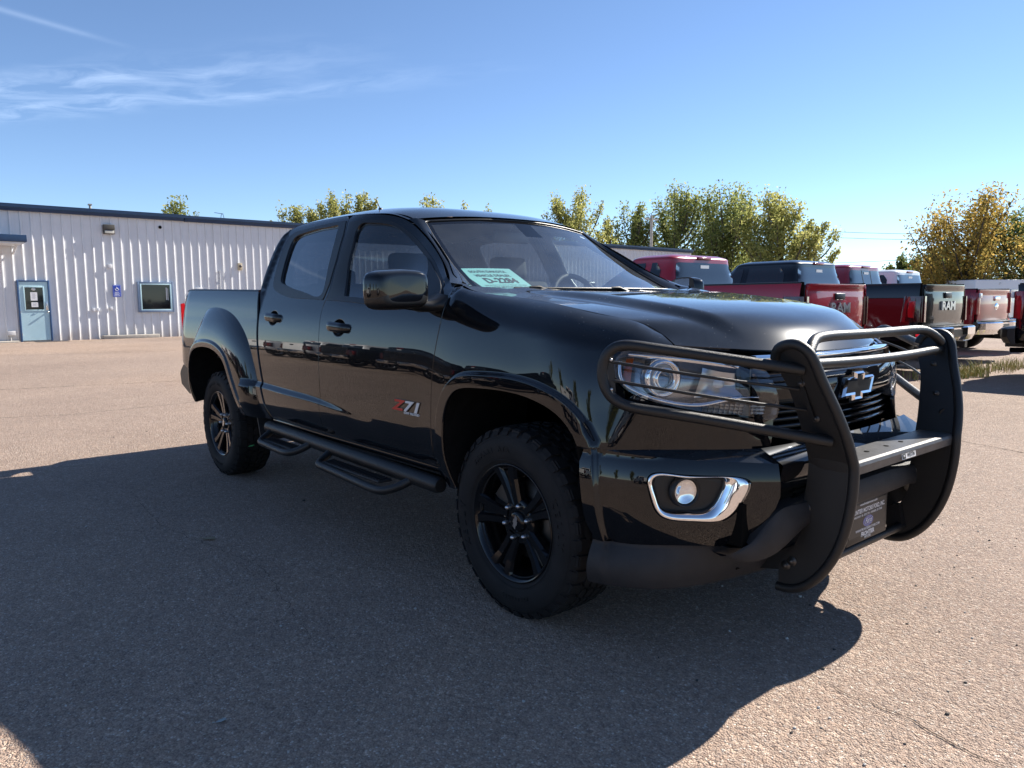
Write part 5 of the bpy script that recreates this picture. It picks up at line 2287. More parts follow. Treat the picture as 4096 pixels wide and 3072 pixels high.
# ================================================================ metal building
bld = empty('metal_building', (-27.9, .5, 0), .024)
tag(bld, 'long white ribbed-metal building with dark blue roof trim behind the black pickup', 'building')
m_wall = pm('white_painted_steel', (.65, .66, .68), .45, var=.05, vscale=1.3, bump=.05, bscale=8)
m_trim = pm('navy_trim', (.012, .034, .085), .35, var=.15, vscale=3)
m_pblue = pm('light_blue_paint', (.42, .60, .66), .5, var=.05, vscale=3)
m_mblue = pm('blue_frame_paint', (.035, .085, .19), .5, var=.2, vscale=10)
m_conc = pm('concrete', (.36, .33, .29), .9, var=.2, vscale=6)
m_darkglass = pm('dark_building_glass', (.010, .011, .012), .06, coat=.4)
def wall_dirt(m):
    t = m.node_tree
    b = t.nodes['Principled BSDF']
    src = b.inputs['Base Color'].links[0].from_socket
    co = t.nodes.new('ShaderNodeTexCoord')
    s = t.nodes.new('ShaderNodeSeparateXYZ')
    t.links.new(co.outputs['Object'], s.inputs[0])
    n = t.nodes.new('ShaderNodeTexNoise')
    n.inputs['Scale'].default_value = 2.4
    n.inputs['Detail'].default_value = 7
    ge = t.nodes.new('ShaderNodeNewGeometry')
    t.links.new(ge.outputs['Position'], n.inputs['Vector'])
    r = t.nodes.new('ShaderNodeMapRange')
    r.inputs[1].default_value = .55
    r.inputs[2].default_value = 0
    r.inputs[3].default_value = 0
    r.inputs[4].default_value = 1.1
    t.links.new(s.outputs[2], r.inputs[0])
    q = t.nodes.new('ShaderNodeMath')
    q.operation = 'MULTIPLY'
    q.use_clamp = True
    t.links.new(r.outputs[0], q.inputs[0])
    t.links.new(n.outputs[0], q.inputs[1])
    x = t.nodes.new('ShaderNodeMixRGB')
    x.inputs[2].default_value = (.36, .30, .24, 1)
    t.links.new(q.outputs[0], x.inputs[0])
    t.links.new(src, x.inputs[1])
    # streaks of old run-off down the sheets
    mp2 = t.nodes.new('ShaderNodeMapping')
    mp2.inputs['Scale'].default_value = (1, 5, .25)
    t.links.new(ge.outputs['Position'], mp2.inputs[0])
    n2 = t.nodes.new('ShaderNodeTexNoise')
    n2.inputs['Scale'].default_value = 1.6
    n2.inputs['Detail'].default_value = 6
    t.links.new(mp2.outputs[0], n2.inputs['Vector'])
    r2 = t.nodes.new('ShaderNodeMapRange')
    r2.inputs[1].default_value = .5
    r2.inputs[2].default_value = .75
    r2.inputs[3].default_value = 0
    r2.inputs[4].default_value = .22
    t.links.new(n2.outputs[0], r2.inputs[0])
    x2 = t.nodes.new('ShaderNodeMixRGB')
    x2.inputs[2].default_value = (.40, .39, .38, 1)
    t.links.new(r2.outputs[0], x2.inputs[0])
    t.links.new(x.outputs[0], x2.inputs[1])
    t.links.new(x2.outputs[0], b.inputs['Base Color'])


wall_dirt(m_wall)
H_W = 4.36
PW_ = .9144
ys = [0]
for k in range(3):
    c = (k + .5) * PW_ / 3
    ys += [c - .035, c - .014, c + .014, c + .035]
ys.append(PW_)
dp = [0] + [0, .031, .031, 0] * 3 + [0]
mb = MB()
zs = np.linspace(0, H_W + .1, 9)
G = np.array([[(d, y, z) for y, d in zip(ys, dp)] for z in zs])
mb.grid(G, smooth=False)
sheet_me = mb.mesh('wall_sheet', m_wall)
for k in range(-4, 42):
    o = add_obj('wall_sheet', sheet_me, bld)
    o.location = (0.002 * (k % 2), k * PW_ + .12, 0)
y0b, y1b = -4 * PW_ + .12, 42 * PW_ + .12


def bpart(name, mat, *boxes, bev=0.0, parent=None):
    mb = MB()
    for c, d in boxes:
        mb.box(c, d, bev=bev)
    return mb.build(name, mat, parent or bld)


bpart('roof', m_trim, ((-9.5, (y0b + y1b) / 2, 4.52), (19.4, y1b - y0b, .10)))
bpart('end_wall', m_wall, ((-9.6, y1b - .02, 2.2), (19.1, .04, 4.4)))
bpart('end_wall', m_wall, ((-9.6, y0b + .02, 2.2), (19.1, .04, 4.4)))
bpart('back_wall', m_wall, ((-19.0, (y0b + y1b) / 2, 2.2), (.04, y1b - y0b, 4.4)))
# eave trim: taller gutter on the left, plain fascia on the right
mb = MB()
gp = [(.0, 4.36), (.145, 4.36), (.150, 4.40), (.165, 4.42), (.170, 4.57), (.185, 4.585), (.10, 4.60), (0, 4.60)]
mb.prism(gp, 'y', y0b, 5.84)
mb.V = [(v[0], v[1], v[2]) for v in mb.V]
fix_normals(mb.build('gutter', m_trim, bld))
mb = MB()
mb.prism([(0, 4.345), (.12, 4.345), (.135, 4.36), (.15, 4.50), (.02, 4.515), (0, 4.515)], 'y', 5.92, y1b)
fix_normals(mb.build('eave_trim', m_trim, bld))
for k in range(60):
    y = 6.2 + k * .55
    if y > y1b - .2:
        break
    mb = MB()
    mb.box((.06, y, 4.532), (.22, .05, .035))
    mb.build('roof_rib_end', m_trim, bld)
bpart('gutter_end', m_trim, ((.10, 5.88, 4.47), (.16, .03, .26)))
mb = MB()
mb.tube([(-1.0, 2.93, 4.5), (-1.0, 2.93, 4.88)], .04, 8)
mb.box((-1.0, 2.93, 4.86), (.12, .12, .05))
mb.build('vent_pipe', m_conc, bld)
mb = MB()
for a_, b_ in (((0, 0), (.10, .55)), ((.30, 0), (.16, .55)), ((.06, .30), (.22, .30)), ((.10, .55), (.17, .55)), ((-.2, .58), (.18, .55))):
    mb.tube([(-3.0, 8.35 + a_[0], 4.55 + a_[1]), (-3.0, 8.35 + b_[0], 4.55 + b_[1])], .012, 5)
mb.build('roof_frame', m_trim, bld)
# canopy at the far left
cn = bpart('canopy', m_trim, ((.75, -1.1, 3.36), (1.5, 3.2, .22)), bev=.01)
bpart('canopy_soffit', m_wall, ((.74, -1.1, 3.22), (1.40, 3.05, .05)), parent=cn)
mb = MB()
mb.tube([(.04, .30, 2.95), (.9, .30, 3.19)], .04, 6)
mb.build('canopy_brace', m_wall, cn)

# door
dr = empty('door', (0, .80, 0), parent=bld)
mb = MB()
for c, d in (((.045, -.445, 1.035), (.09, .055, 2.07)), ((.045, .445, 1.035), (.09, .055, 2.07)), ((.045, 0, 2.045), (.088, .835, .05))):
    mb.box(c, d, bev=.004)
mb.build('door_frame', m_mblue, dr)
mb = MB()
# slab with an opening for the pane
sl, wv = .415, (-.265, .265, 1.08, 1.83)
mb.box((.045, (-sl + wv[0]) / 2, 1.03), (.045, sl + wv[0], 1.98))
mb.box((.045, (sl + wv[1]) / 2, 1.03), (.045, sl - wv[1], 1.98))
mb.box((.045, 0, .56), (.045, wv[1] - wv[0], 1.04))
mb.box((.045, 0, 1.925), (.045, wv[1] - wv[0], .19))
for c, d in (((.072, -.285, 1.455), (.02, .04, .83)), ((.072, .285, 1.455), (.02, .04, .83)), ((.072, 0, 1.85), (.02, .53, .04)), ((.072, 0, 1.06), (.02, .53, .04))):
    mb.box(c, d, bev=.004)
mb.build('door_leaf', m_pblue, dr)
bpart('door_pane', m_darkglass, ((.050, 0, 1.455), (.008, .54, .76)), parent=dr)
mb = MB()
mb.box((.0565, .0, 1.53), (.002, .20, .28), mi=0)
mb.box((.0565, .01, 1.25), (.002, .20, .16), mi=0)
for k in range(9):
    mb.box((.0585, .0, 1.63 - k * .022), (.0012, .13 - .03 * (k % 3), .006), mi=1)
for k in range(4):
    mb.box((.0585, .01, 1.29 - k * .022), (.0012, .12 - .02 * (k % 2), .006), mi=1)
mb.build('door_notice', [pm('notice_paper', (.72, .72, .74), .8), pm('faint_print', (.40, .40, .42), .8)], dr)
mb = MB()
mb.lathe([(.0001, .0), (.045, .0), (.045, -.002)], (.0580, 0, 1.775), 'x', 20)
mb.V = [(v[0], v[1] * 1.4, v[2]) for v in mb.V]
place_text(mb, 'OPEN', .035, (.0595, 0, 1.775), (0, 1, 0), (0, 0, 1), mi=1)
mb.build('door_oval_sign', [pm('oval_white', (.8, .8, .8), .6), pm('oval_ink', (.25, .25, .28), .6)], dr)
mb = MB()
mb.box((.080, .355, 1.21), (.012, .075, .30), bev=.004)
mb.tube(smooth_path([(.085, .355, 1.28), (.12, .355, 1.27), (.125, .355, 1.20), (.085, .355, 1.17)], .01), .008, 6)
mb.lathe([(.022, 0), (.022, .03), (.032, .045), (.026, .075), (.0001, .08)], (.075, .375, 1.00), 'x', 14)
mb.build('door_knob', M['silver'], dr)
for z in (.25, 1.0, 1.8):
    bpart('hinge', M['silver'], ((.080, -.42, z), (.02, .03, .09)), parent=dr)
# window
wn_ = empty('window', (0, 4.70, 0), parent=bld)
mb = MB()
for c, d in (((.05, -.59, 1.50), (.10, .075, 1.12)), ((.05, .59, 1.50), (.10, .075, 1.12)), ((.052, 0, 2.025), (.10, 1.10, .07)), ((.055, 0, .975), (.12, 1.10, .07))):
    mb.box(c, d, bev=.004)
mb.build('window_frame', pm('grey_blue_frame', (.15, .21, .31), .5, var=.15, vscale=8), wn_)
mb = MB()
for c, d in (((.075, -.525, 1.50), (.06, .05, .98)), ((.075, .525, 1.50), (.06, .05, .98)), ((.075, 0, 1.972), (.06, 1.0, .04)), ((.075, 0, 1.028), (.06, 1.0, .04))):
    mb.box(c, d, bev=.004)
mb.build('window_sash', m_pblue, wn_)
bpart('window_pane', m_darkglass, ((.060, 0, 1.50), (.008, 1.02, .94)), parent=wn_)
bpart('notice_strip', pm('strip_white', (.55, .56, .58), .6), ((.066, .38, 1.62), (.004, .035, .46)), ((.066, .43, 1.60), (.004, .02, .44)), parent=wn_)
# fittings
mb = MB()
mb.box((.105, 3.24, 3.985), (.15, .36, .17), mi=0, bev=.01)
mb.box((.09, 3.24, 3.82), (.12, .36, .16), mi=0, bev=.01)
mb.box((.148, 3.24, 3.81), (.05, .30, .11), rot=(0, R(-20), 0), mi=1, bev=.005)
lp_ = mb.build('wall_lamp', [pm('bronze_lamp', (.07, .065, .055), .5), pm('lamp_glass_dull', (.34, .33, .30), .3)], bld)
bpart('junction_box', m_wall, ((.06, 3.20, 2.61), (.07, .12, .14)), bev=.006)
bpart('outlet_box', m_wall, ((.05, 2.59, 1.055), (.06, .085, .12)), bev=.006)
bpart('outlet_box', m_wall, ((.05, 2.74, 1.055), (.06, .085, .12)), bev=.006)
bpart('outlet_box', m_wall, ((.05, 3.155, 1.10), (.06, .09, .11)), bev=.006)
bpart('meter_box', m_wall, ((.07, .07, .305), (.12, .22, .15)), bev=.008)
mb = MB()
mb.tube([(.06, .05, 0), (.06, .05, .24)], .018, 8)
mb.build('conduit', m_wall, bld)
mb = MB()
mb.tube([(.055, 7.12, 1.2), (.055, 7.12, 2.50)], .022, 8)
mb.box((.055, 7.12, 2.50), (.06, .06, .08))
mb.build('conduit', pm('grey_conduit', (.45, .46, .48), .5), bld)
mb = MB()
mb.box((.06, 7.935, 2.70), (.09, .16, .28), bev=.008, mi=0)
mb.lathe([(.0001, .05), (.045, .05), (.055, .0)], (.10, 7.945, 2.72), 'x', 14, mi=1)
mb.build('alarm_horn', [pm('alarm_tan', (.45, .38, .26), .6), pm('alarm_dark', (.06, .05, .05), .5)], bld)
bpart('name_plate', m_wall, ((.05, 6.28, 1.82), (.03, .28, .10)), bev=.004)
mb = MB()
mb.lathe([(.0001, .006), (.05, .006), (.06, .0)], (.030, 5.0, 4.09), 'x', 12)
mb.build('vent_hole', M['under'], bld)
bpart('curb', m_conc, ((.16, 3.75, .06), (.24, 1.9, .14)), bev=.02)
bpart('door_sill', m_conc, ((.20, -.9, .02), (.50, 2.3, .06)), bev=.01)
mb = MB()
mb.box((.55, 1.15, .008), (.55, .95, .012))
mb.build('door_mat', pm('black_mat', (.05, .05, .055), .9), bld)
# accessible parking sign
sg = empty('parking_sign', (-27.9, .5, 0), .024)
mb = MB()
sy, sz = 3.38, 1.72
mb.box((.055, sy, sz), (.012, .275, .43), mi=0, bev=.004)
mb.box((.0605, sy, sz), (.004, .255, .41), mi=1)
mb.box((.0620, sy, sz), (.004, .245, .40), mi=0)
def stroke(pts, w):
    mb.tube([(.0650, sy + a, sz + b) for a, b in pts], w, 6, mi=1)
stroke([(-.012, .158), (-.012, .157)], .016)
stroke([(-.010, .135), (-.004, .085), (.045, .085), (.062, .050), (.078, .052)], .009)
stroke([(-.006, .112), (.035, .112)], .007)
stroke([(.052 * math.cos(a), .068 + .050 * math.sin(a)) for a in np.linspace(R(150), R(345), 16)], .008)
for k, tx in enumerate(('PARKING', 'VEHICLE ID', 'REQUIRED', 'STATE LAW')):
    place_text(mb, tx, .040, (.0642, sy, sz - .045 - k * .040), (0, 1, 0), (0, 0, 1), mi=1, bold=.001, sx=.85)
fix_normals(mb.build('sign_board', [pm('sign_blue', (.035, .075, .42), .45), pm('sign_white', (.75, .76, .78), .5)], sg))
tag(sg, 'blue accessible parking sign with white wheelchair symbol on the ribbed metal wall', 'sign')


# ================================================================ trees
def leaf_mat(name, c1, c2, c3):
    m, t, b = new_mat(name)
    t.nodes.remove(b)
    geo = t.nodes.new('ShaderNodeNewGeometry')
    r = t.nodes.new('ShaderNodeValToRGB')
    e = r.color_ramp.elements
    e.new(.5)
    for k, c in enumerate((c1, c2, c3)):
        e[k].position = k / 2
        e[k].color = (*c, 1)
    t.links.new(geo.outputs['Random Per Island'], r.inputs[0])
    d = t.nodes.new('ShaderNodeBsdfDiffuse')
    tr = t.nodes.new('ShaderNodeBsdfTranslucent')
    t.links.new(r.outputs[0], d.inputs[0])
    t.links.new(r.outputs[0], tr.inputs[0])
    mx = t.nodes.new('ShaderNodeMixShader')
    mx.inputs[0].default_value = .58
    t.links.new(d.outputs[0], mx.inputs[1])
    t.links.new(tr.outputs[0], mx.inputs[2])
    t.links.new(mx.outputs[0], t.nodes['Material Output'].inputs[0])
    return m


LM = {
    'green': leaf_mat('leaves_green', (0.156, 0.196, 0.067), (0.274, 0.306, 0.100), (0.390, 0.384, 0.158)),
    'yellow': leaf_mat('leaves_yellow_green', (0.228, 0.251, 0.078), (0.373, 0.370, 0.123), (0.505, 0.476, 0.195)),
    'orange': leaf_mat('leaves_orange', (.22, .20, .06), (.38, .28, .08), (.46, .31, .09)),
    'dark': leaf_mat('leaves_dark_green', (0.058, 0.090, 0.030), (0.111, 0.141, 0.045), (0.169, 0.186, 0.068)),
}
M['bark'] = pm('bark', (.085, .070, .055), .95, var=.35, vscale=5)


def tree(name, label, pos, h, rad, leaves, n_leaf, seed, spread=.5, trunk_h=.16, group=None, lsize=.14, n_plume=30, upright=.6):
    rg = np.random.default_rng(seed)
    root = empty(name, pos)
    tag(root, label, 'tree', group)
    mb = MB()
    trunk = []
    lean = rg.normal(0, .03, 2)
    for k in range(6):
        f = k / 5
        trunk.append((lean[0] * f * h, lean[1] * f * h, f * h * .62))
    mb.tube(trunk, [h * .022 * (1 - .75 * k / 5) for k in range(6)], 7)
    pl = []
    for k in range(n_plume):
        f = (k + .5) / n_plume
        zt = h * (trunk_h + (1 - trunk_h) * (f ** .8))
        a = rg.uniform(0, 2 * math.pi)
        # wide in the middle, narrower at top and foot
        wr = rad * 1.12 * (math.sin(math.pi * min(1, .17 + .70 * f)) ** .8) * math.sqrt(rg.uniform(.03, 1.0))
        ex, ey = wr * math.cos(a), wr * math.sin(a)
        zs_ = max(h * .08, zt - h * .22 - wr * .5)
        b0 = np.array([lean[0] * zs_, lean[1] * zs_, min(zs_, h * .55)])
        tip = np.array([ex, ey, min(zt, h * .97)])
        midp = b0 * .5 + tip * .5 + np.array([ex * .12, ey * .12, -.04 * h])
        br = smooth_path([b0, midp, tip], h * .06)
        mb.tube(br, np.linspace(h * .0105, h * .0028, len(br)), 4, cap=False)
        pl.append((tip, b0))
    mb.build('trunk', M['bark'], root)
    nV = n_leaf
    which = rg.integers(0, len(pl), nV)
    P = np.zeros((nV, 3))
    for i, (tip, b0) in enumerate(pl):
        k = np.where(which == i)[0]
        m = len(k)
        if not m:
            continue
        t = rg.beta(2.2, 1.1, m)[:, None]
        base = b0 * (1 - t) + tip * t
        sg_ = rad * rg.uniform(.085, .175)
        off = np.clip(rg.normal(0, 1, (m, 3)), -1.9, 1.9) * sg_ * (1.15 - .5 * t)
        off[:, 2] *= 1.0 + upright
        P[k] = base + off
    P[:, 2] = np.clip(P[:, 2], h * .05, h * 1.04)
    ax = rg.normal(0, 1, (nV, 3))
    ax /= np.linalg.norm(ax, axis=1)[:, None]
    up = rg.normal(0, 1, (nV, 3))
    bx_ = np.cross(ax, up)
    bx_ /= np.linalg.norm(bx_, axis=1)[:, None] + 1e-9
    s = lsize * rg.uniform(.55, 1.25, (nV, 1))
    V = np.stack([P - ax * s, P + bx_ * s * .55, P + ax * s, P - bx_ * s * .55], 1).reshape(-1, 3)
    me = bpy.data.meshes.new('foliage')
    me.vertices.add(len(V))
    me.vertices.foreach_set('co', V.ravel())
    me.loops.add(nV * 4)
    me.loops.foreach_set('vertex_index', np.arange(nV * 4, dtype=np.int32))
    me.polygons.add(nV)
    me.polygons.foreach_set('loop_start', np.arange(0, nV * 4, 4, dtype=np.int32))
    me.update(calc_edges=True)
    me.validate()
    me.materials.append(LM[leaves])
    add_obj('crown', me, root)
    return root


CAMP = np.array([2.17, -2.7226])
CR_ = Euler((1.46084, 0.00793, 0.87150)).to_matrix()


def ground_at(u, dist):
    """a spot at a distance in the direction of a bearing u (photo column) - used once to place far things"""
    d = CR_ @ Vector(((u - 2048) / 2988.31, 0.1, -1))
    d = np.array([d.x, d.y])
    d /= np.linalg.norm(d)
    return tuple(CAMP + d * dist) + (0.0,)


D_ = 1.8517
TG = 'trees behind the metal building'
tree('leafy_tree', 'small green tree crown above the roof trim near the vent pipe, leftmost tree', ground_at(393 * D_, 78), 11.0, 2.64, 'green', 7861, 11, group=TG, lsize=0.156, n_plume=20)
tree('leafy_tree', 'yellow-green tree low over the roof just left of the pickup cab', ground_at(650 * D_, 82), 11.2, 3.33, 'yellow', 10581, 12, group=TG, lsize=0.148)
tree('leafy_tree', 'tallest yellow-green tree behind the rear of the black pickup cab roof', ground_at(725 * D_, 80), 12.5, 3.21, 'yellow', 12849, 13, group=TG, lsize=0.148)
tree('leafy_tree', 'pointed yellow-green tree behind the antenna of the black pickup', ground_at(792 * D_, 80), 12.7, 2.29, 'yellow', 9070, 14, group=TG, lsize=0.148)
tree('leafy_tree', 'thin sparse treetop showing over the black pickup roof to the right of its antenna', ground_at(922 * D_, 80), 12.6, 2.98, 'yellow', 5441, 15, group=TG, lsize=0.148, n_plume=16)
tree('leafy_tree', 'smallest sparse treetop just showing over the middle of the black pickup roof', ground_at(1030 * D_, 80), 11.7, 2.4, 'yellow', 3600, 25, group=TG, lsize=.15, n_plume=16)
tree('leafy_tree', 'yellow-green tree rising beside the black pickup windshield top corner', ground_at(1235 * D_, 76), 12.2, 3.44, 'yellow', 12849, 16, group=TG, lsize=0.140)
tree('leafy_tree', 'slim half-bare tree just right of the windshield corner', ground_at(1310 * D_, 78), 10.0, 1.72, 'yellow', 3929, 17, group=TG, lsize=0.140, n_plume=14)
tree('leafy_tree', 'green tree standing left of the grey utility pole', ground_at(1368 * D_, 74), 10.5, 2.52, 'green', 9825, 18, group=TG, lsize=0.140)
tree('leafy_tree', 'tallest green tree just right of the grey utility pole', ground_at(1455 * D_, 74), 11.9, 3.55, 'green', 15873, 19, group=TG, lsize=0.140, n_plume=38)
tree('leafy_tree', 'broad olive-green tree above the black parked pickup cab', ground_at(1565 * D_, 72), 11.4, 4.01, 'green', 17385, 20, group=TG, lsize=0.140, n_plume=40)
tree('leafy_tree', 'wide yellow-green tree with drooping right side next to the power lines', ground_at(1680 * D_, 70), 10.4, 4.13, 'yellow', 15873, 21, group=TG, lsize=0.140, n_plume=38, upright=.2)
tree('leafy_tree', 'low loose yellow-green tree at the right end of the middle tree row', ground_at(1752 * D_, 70), 8.2, 2.52, 'yellow', 6349, 22, group=TG, lsize=0.140, n_plume=20, upright=.1)
TR = 'trees on the right behind the parked pickups'
tree('autumn_tree', 'orange and yellow autumn tree with many dark stems at the right', ground_at(2085 * D_, 52), 7.3, 3.44, 'orange', 16006, 31, group=TR, lsize=0.101, n_plume=46, trunk_h=.08)
tree('leafy_tree', 'dark green tree at the right frame edge behind the autumn tree', ground_at(2215 * D_, 56), 6.4, 3.67, 'dark', 16006, 32, group=TR, lsize=0.117, trunk_h=.06)
tree('leafy_tree', 'low dark green bush at the left foot of the autumn tree', ground_at(1955 * D_, 60), 4.2, 1.72, 'dark', 7469, 33, group=TR, lsize=0.117, trunk_h=.05)
tree('leafy_tree', 'low dark green tree under the autumn tree behind the white pickup cab', ground_at(2035 * D_, 58), 4.4, 2.75, 'dark', 10671, 34, group=TR, lsize=0.117, trunk_h=.05)
tree('leafy_tree', 'dark green undergrowth at the foot of the middle trees behind the red pickup', ground_at(1600 * D_, 80), 6.2, 6.31, 'dark', 14229, 35, group=TG, lsize=0.156, trunk_h=.05, n_plume=34)

back = [('tree seen only mirrored in the black paint, farthest left across the drive', (-52, -60), 4), ('tree seen only mirrored in the black paint, behind the white mirrored pickup', (-34, -58), 8),
        ('tree seen only mirrored in the black paint, behind the mirrored dark pickups', (-16, -62), 9), ('tree seen only mirrored in the bumper, straight across the drive', (2, -60), 8), ('tree seen only mirrored in the bumper, farthest right across the drive', (22, -58), 10)]
tl_ = [o for o in COL.objects if o.name.startswith('leafy_tree') and o.type == 'EMPTY']
for lab, (x_, y_), i_ in back:
    o = copy_tree(tl_[i_ % len(tl_)])
    o.location = (x_, y_, 0)
    o.rotation_euler = (0, 0, x_ * .3)
    o['label'] = lab
    o['group'] = 'trees across the drive'

# utility pole and lines
pp = ground_at(1405 * D_, 62)
mb = MB()
mb.tube([(0, 0, 0), (0, 0, 8.0)], [.15, .11], 10)
mb.box((0, 0, 7.7), (.12, 1.6, .12))
up_ = mb.build('utility_pole', pm('weathered_pole', (.34, .32, .29), .9, var=.2, vscale=4))
up_.location = pp
tag(up_, 'grey wooden utility pole standing among the middle trees', 'utility pole')


def far_pt(u, v, dist):
    d = CR_ @ Vector(((u - 2048) / 2988.31, -(v - 1536) / 2988.31, -1))
    k = dist / math.hypot(d.x, d.y)
    return np.array([CAMP[0] + d.x * k, CAMP[1] + d.y * k, 1.2279 + d.z * k])


for lab, (ua, va, ub, vb), dist in (('topmost thin power line at the right sky gap', (3000, 908, 4300, 926), 95), ('second power line from the top at the right sky gap', (3000, 931, 4300, 949), 95),
                                    ('third power line from the top, sloping up to the right', (2900, 1058, 4300, 984), 90), ('lowest power line at the right sky gap', (2900, 1078, 4300, 1030), 90)):
    a_, b_ = far_pt(ua, va, dist), far_pt(ub, vb, dist)
    pts = [a_ * (1 - t) + b_ * t - np.array([0, 0, .5 * math.sin(math.pi * t)]) for t in np.linspace(0, 1, 16)]
    mb = MB()
    mb.tube(pts, .022, 5)
    o = mb.build('power_line', M['crack'])
    tag(o, lab, 'power line', 'power lines')

# ================================================================ parked pickups
def truck_paint(name, col, metal=.0, rough=.3):
    return paint(name, col, rough, dust=.05, metal=metal, spec=.3)


PT = {'red': truck_paint('red_paint', (.30, .008, .016)), 'maroon': truck_paint('dark_red_paint', (.29, .012, .018)), 'black': paint('parked_black_paint', (.004, .0045, .006), .3, dust=.05),
      'white': truck_paint('white_paint', (.74, .74, .74)), 'grey': truck_paint('dark_grey_paint', (.03, .032, .035))}
M['pglass'] = pm('parked_window_glass', (.012, .014, .016), .03, coat=.9)
M['tan_band'] = pm('tan_lower_band', (.22, .19, .165), .4, coat=.5)

tw_me = None
M['smoked_lens'] = pm('smoked_red_lens', (.045, .003, .005), .08, coat=1)


def park_wheel():
    mb = MB()
    prof = [(.23, -.10), (.25, -.13), (.31, -.145), (.36, -.14), (.395, -.12), (.405, -.09), (.405, .09), (.395, .12), (.36, .14), (.25, .13), (.23, .10)]
    mb.lathe(prof, (0, 0, 0), 'y', 40, mi=0)
    mb.lathe([(.23, .10), (.21, -.05), (.232, -.105), (.246, -.118)], (0, 0, 0), 'y', 32, mi=1)
    mb.lathe([(.0001, -.075), (.06, -.078), (.075, -.06), (.08, -.02)], (0, 0, 0), 'y', 20, mi=1)
    for k in range(6):
        a = k * math.pi / 3
        G = []
        for r_, hw, y in ((.05, .03, -.07), (.15, .028, -.075), (.235, .04, -.095)):
            G.append([(r_ * math.cos(a) - o * math.sin(a), y + d, r_ * math.sin(a) + o * math.cos(a)) for o, d in ((-hw, .03), (-hw * .6, 0), (hw * .6, 0), (hw, .03))])
        mb.grid(np.array(G), mi=1, smooth=False)
    mb.lathe([(.0001, -.02), (.2, -.02)], (0, 0, 0), 'y', 24, mi=2)
    return mb


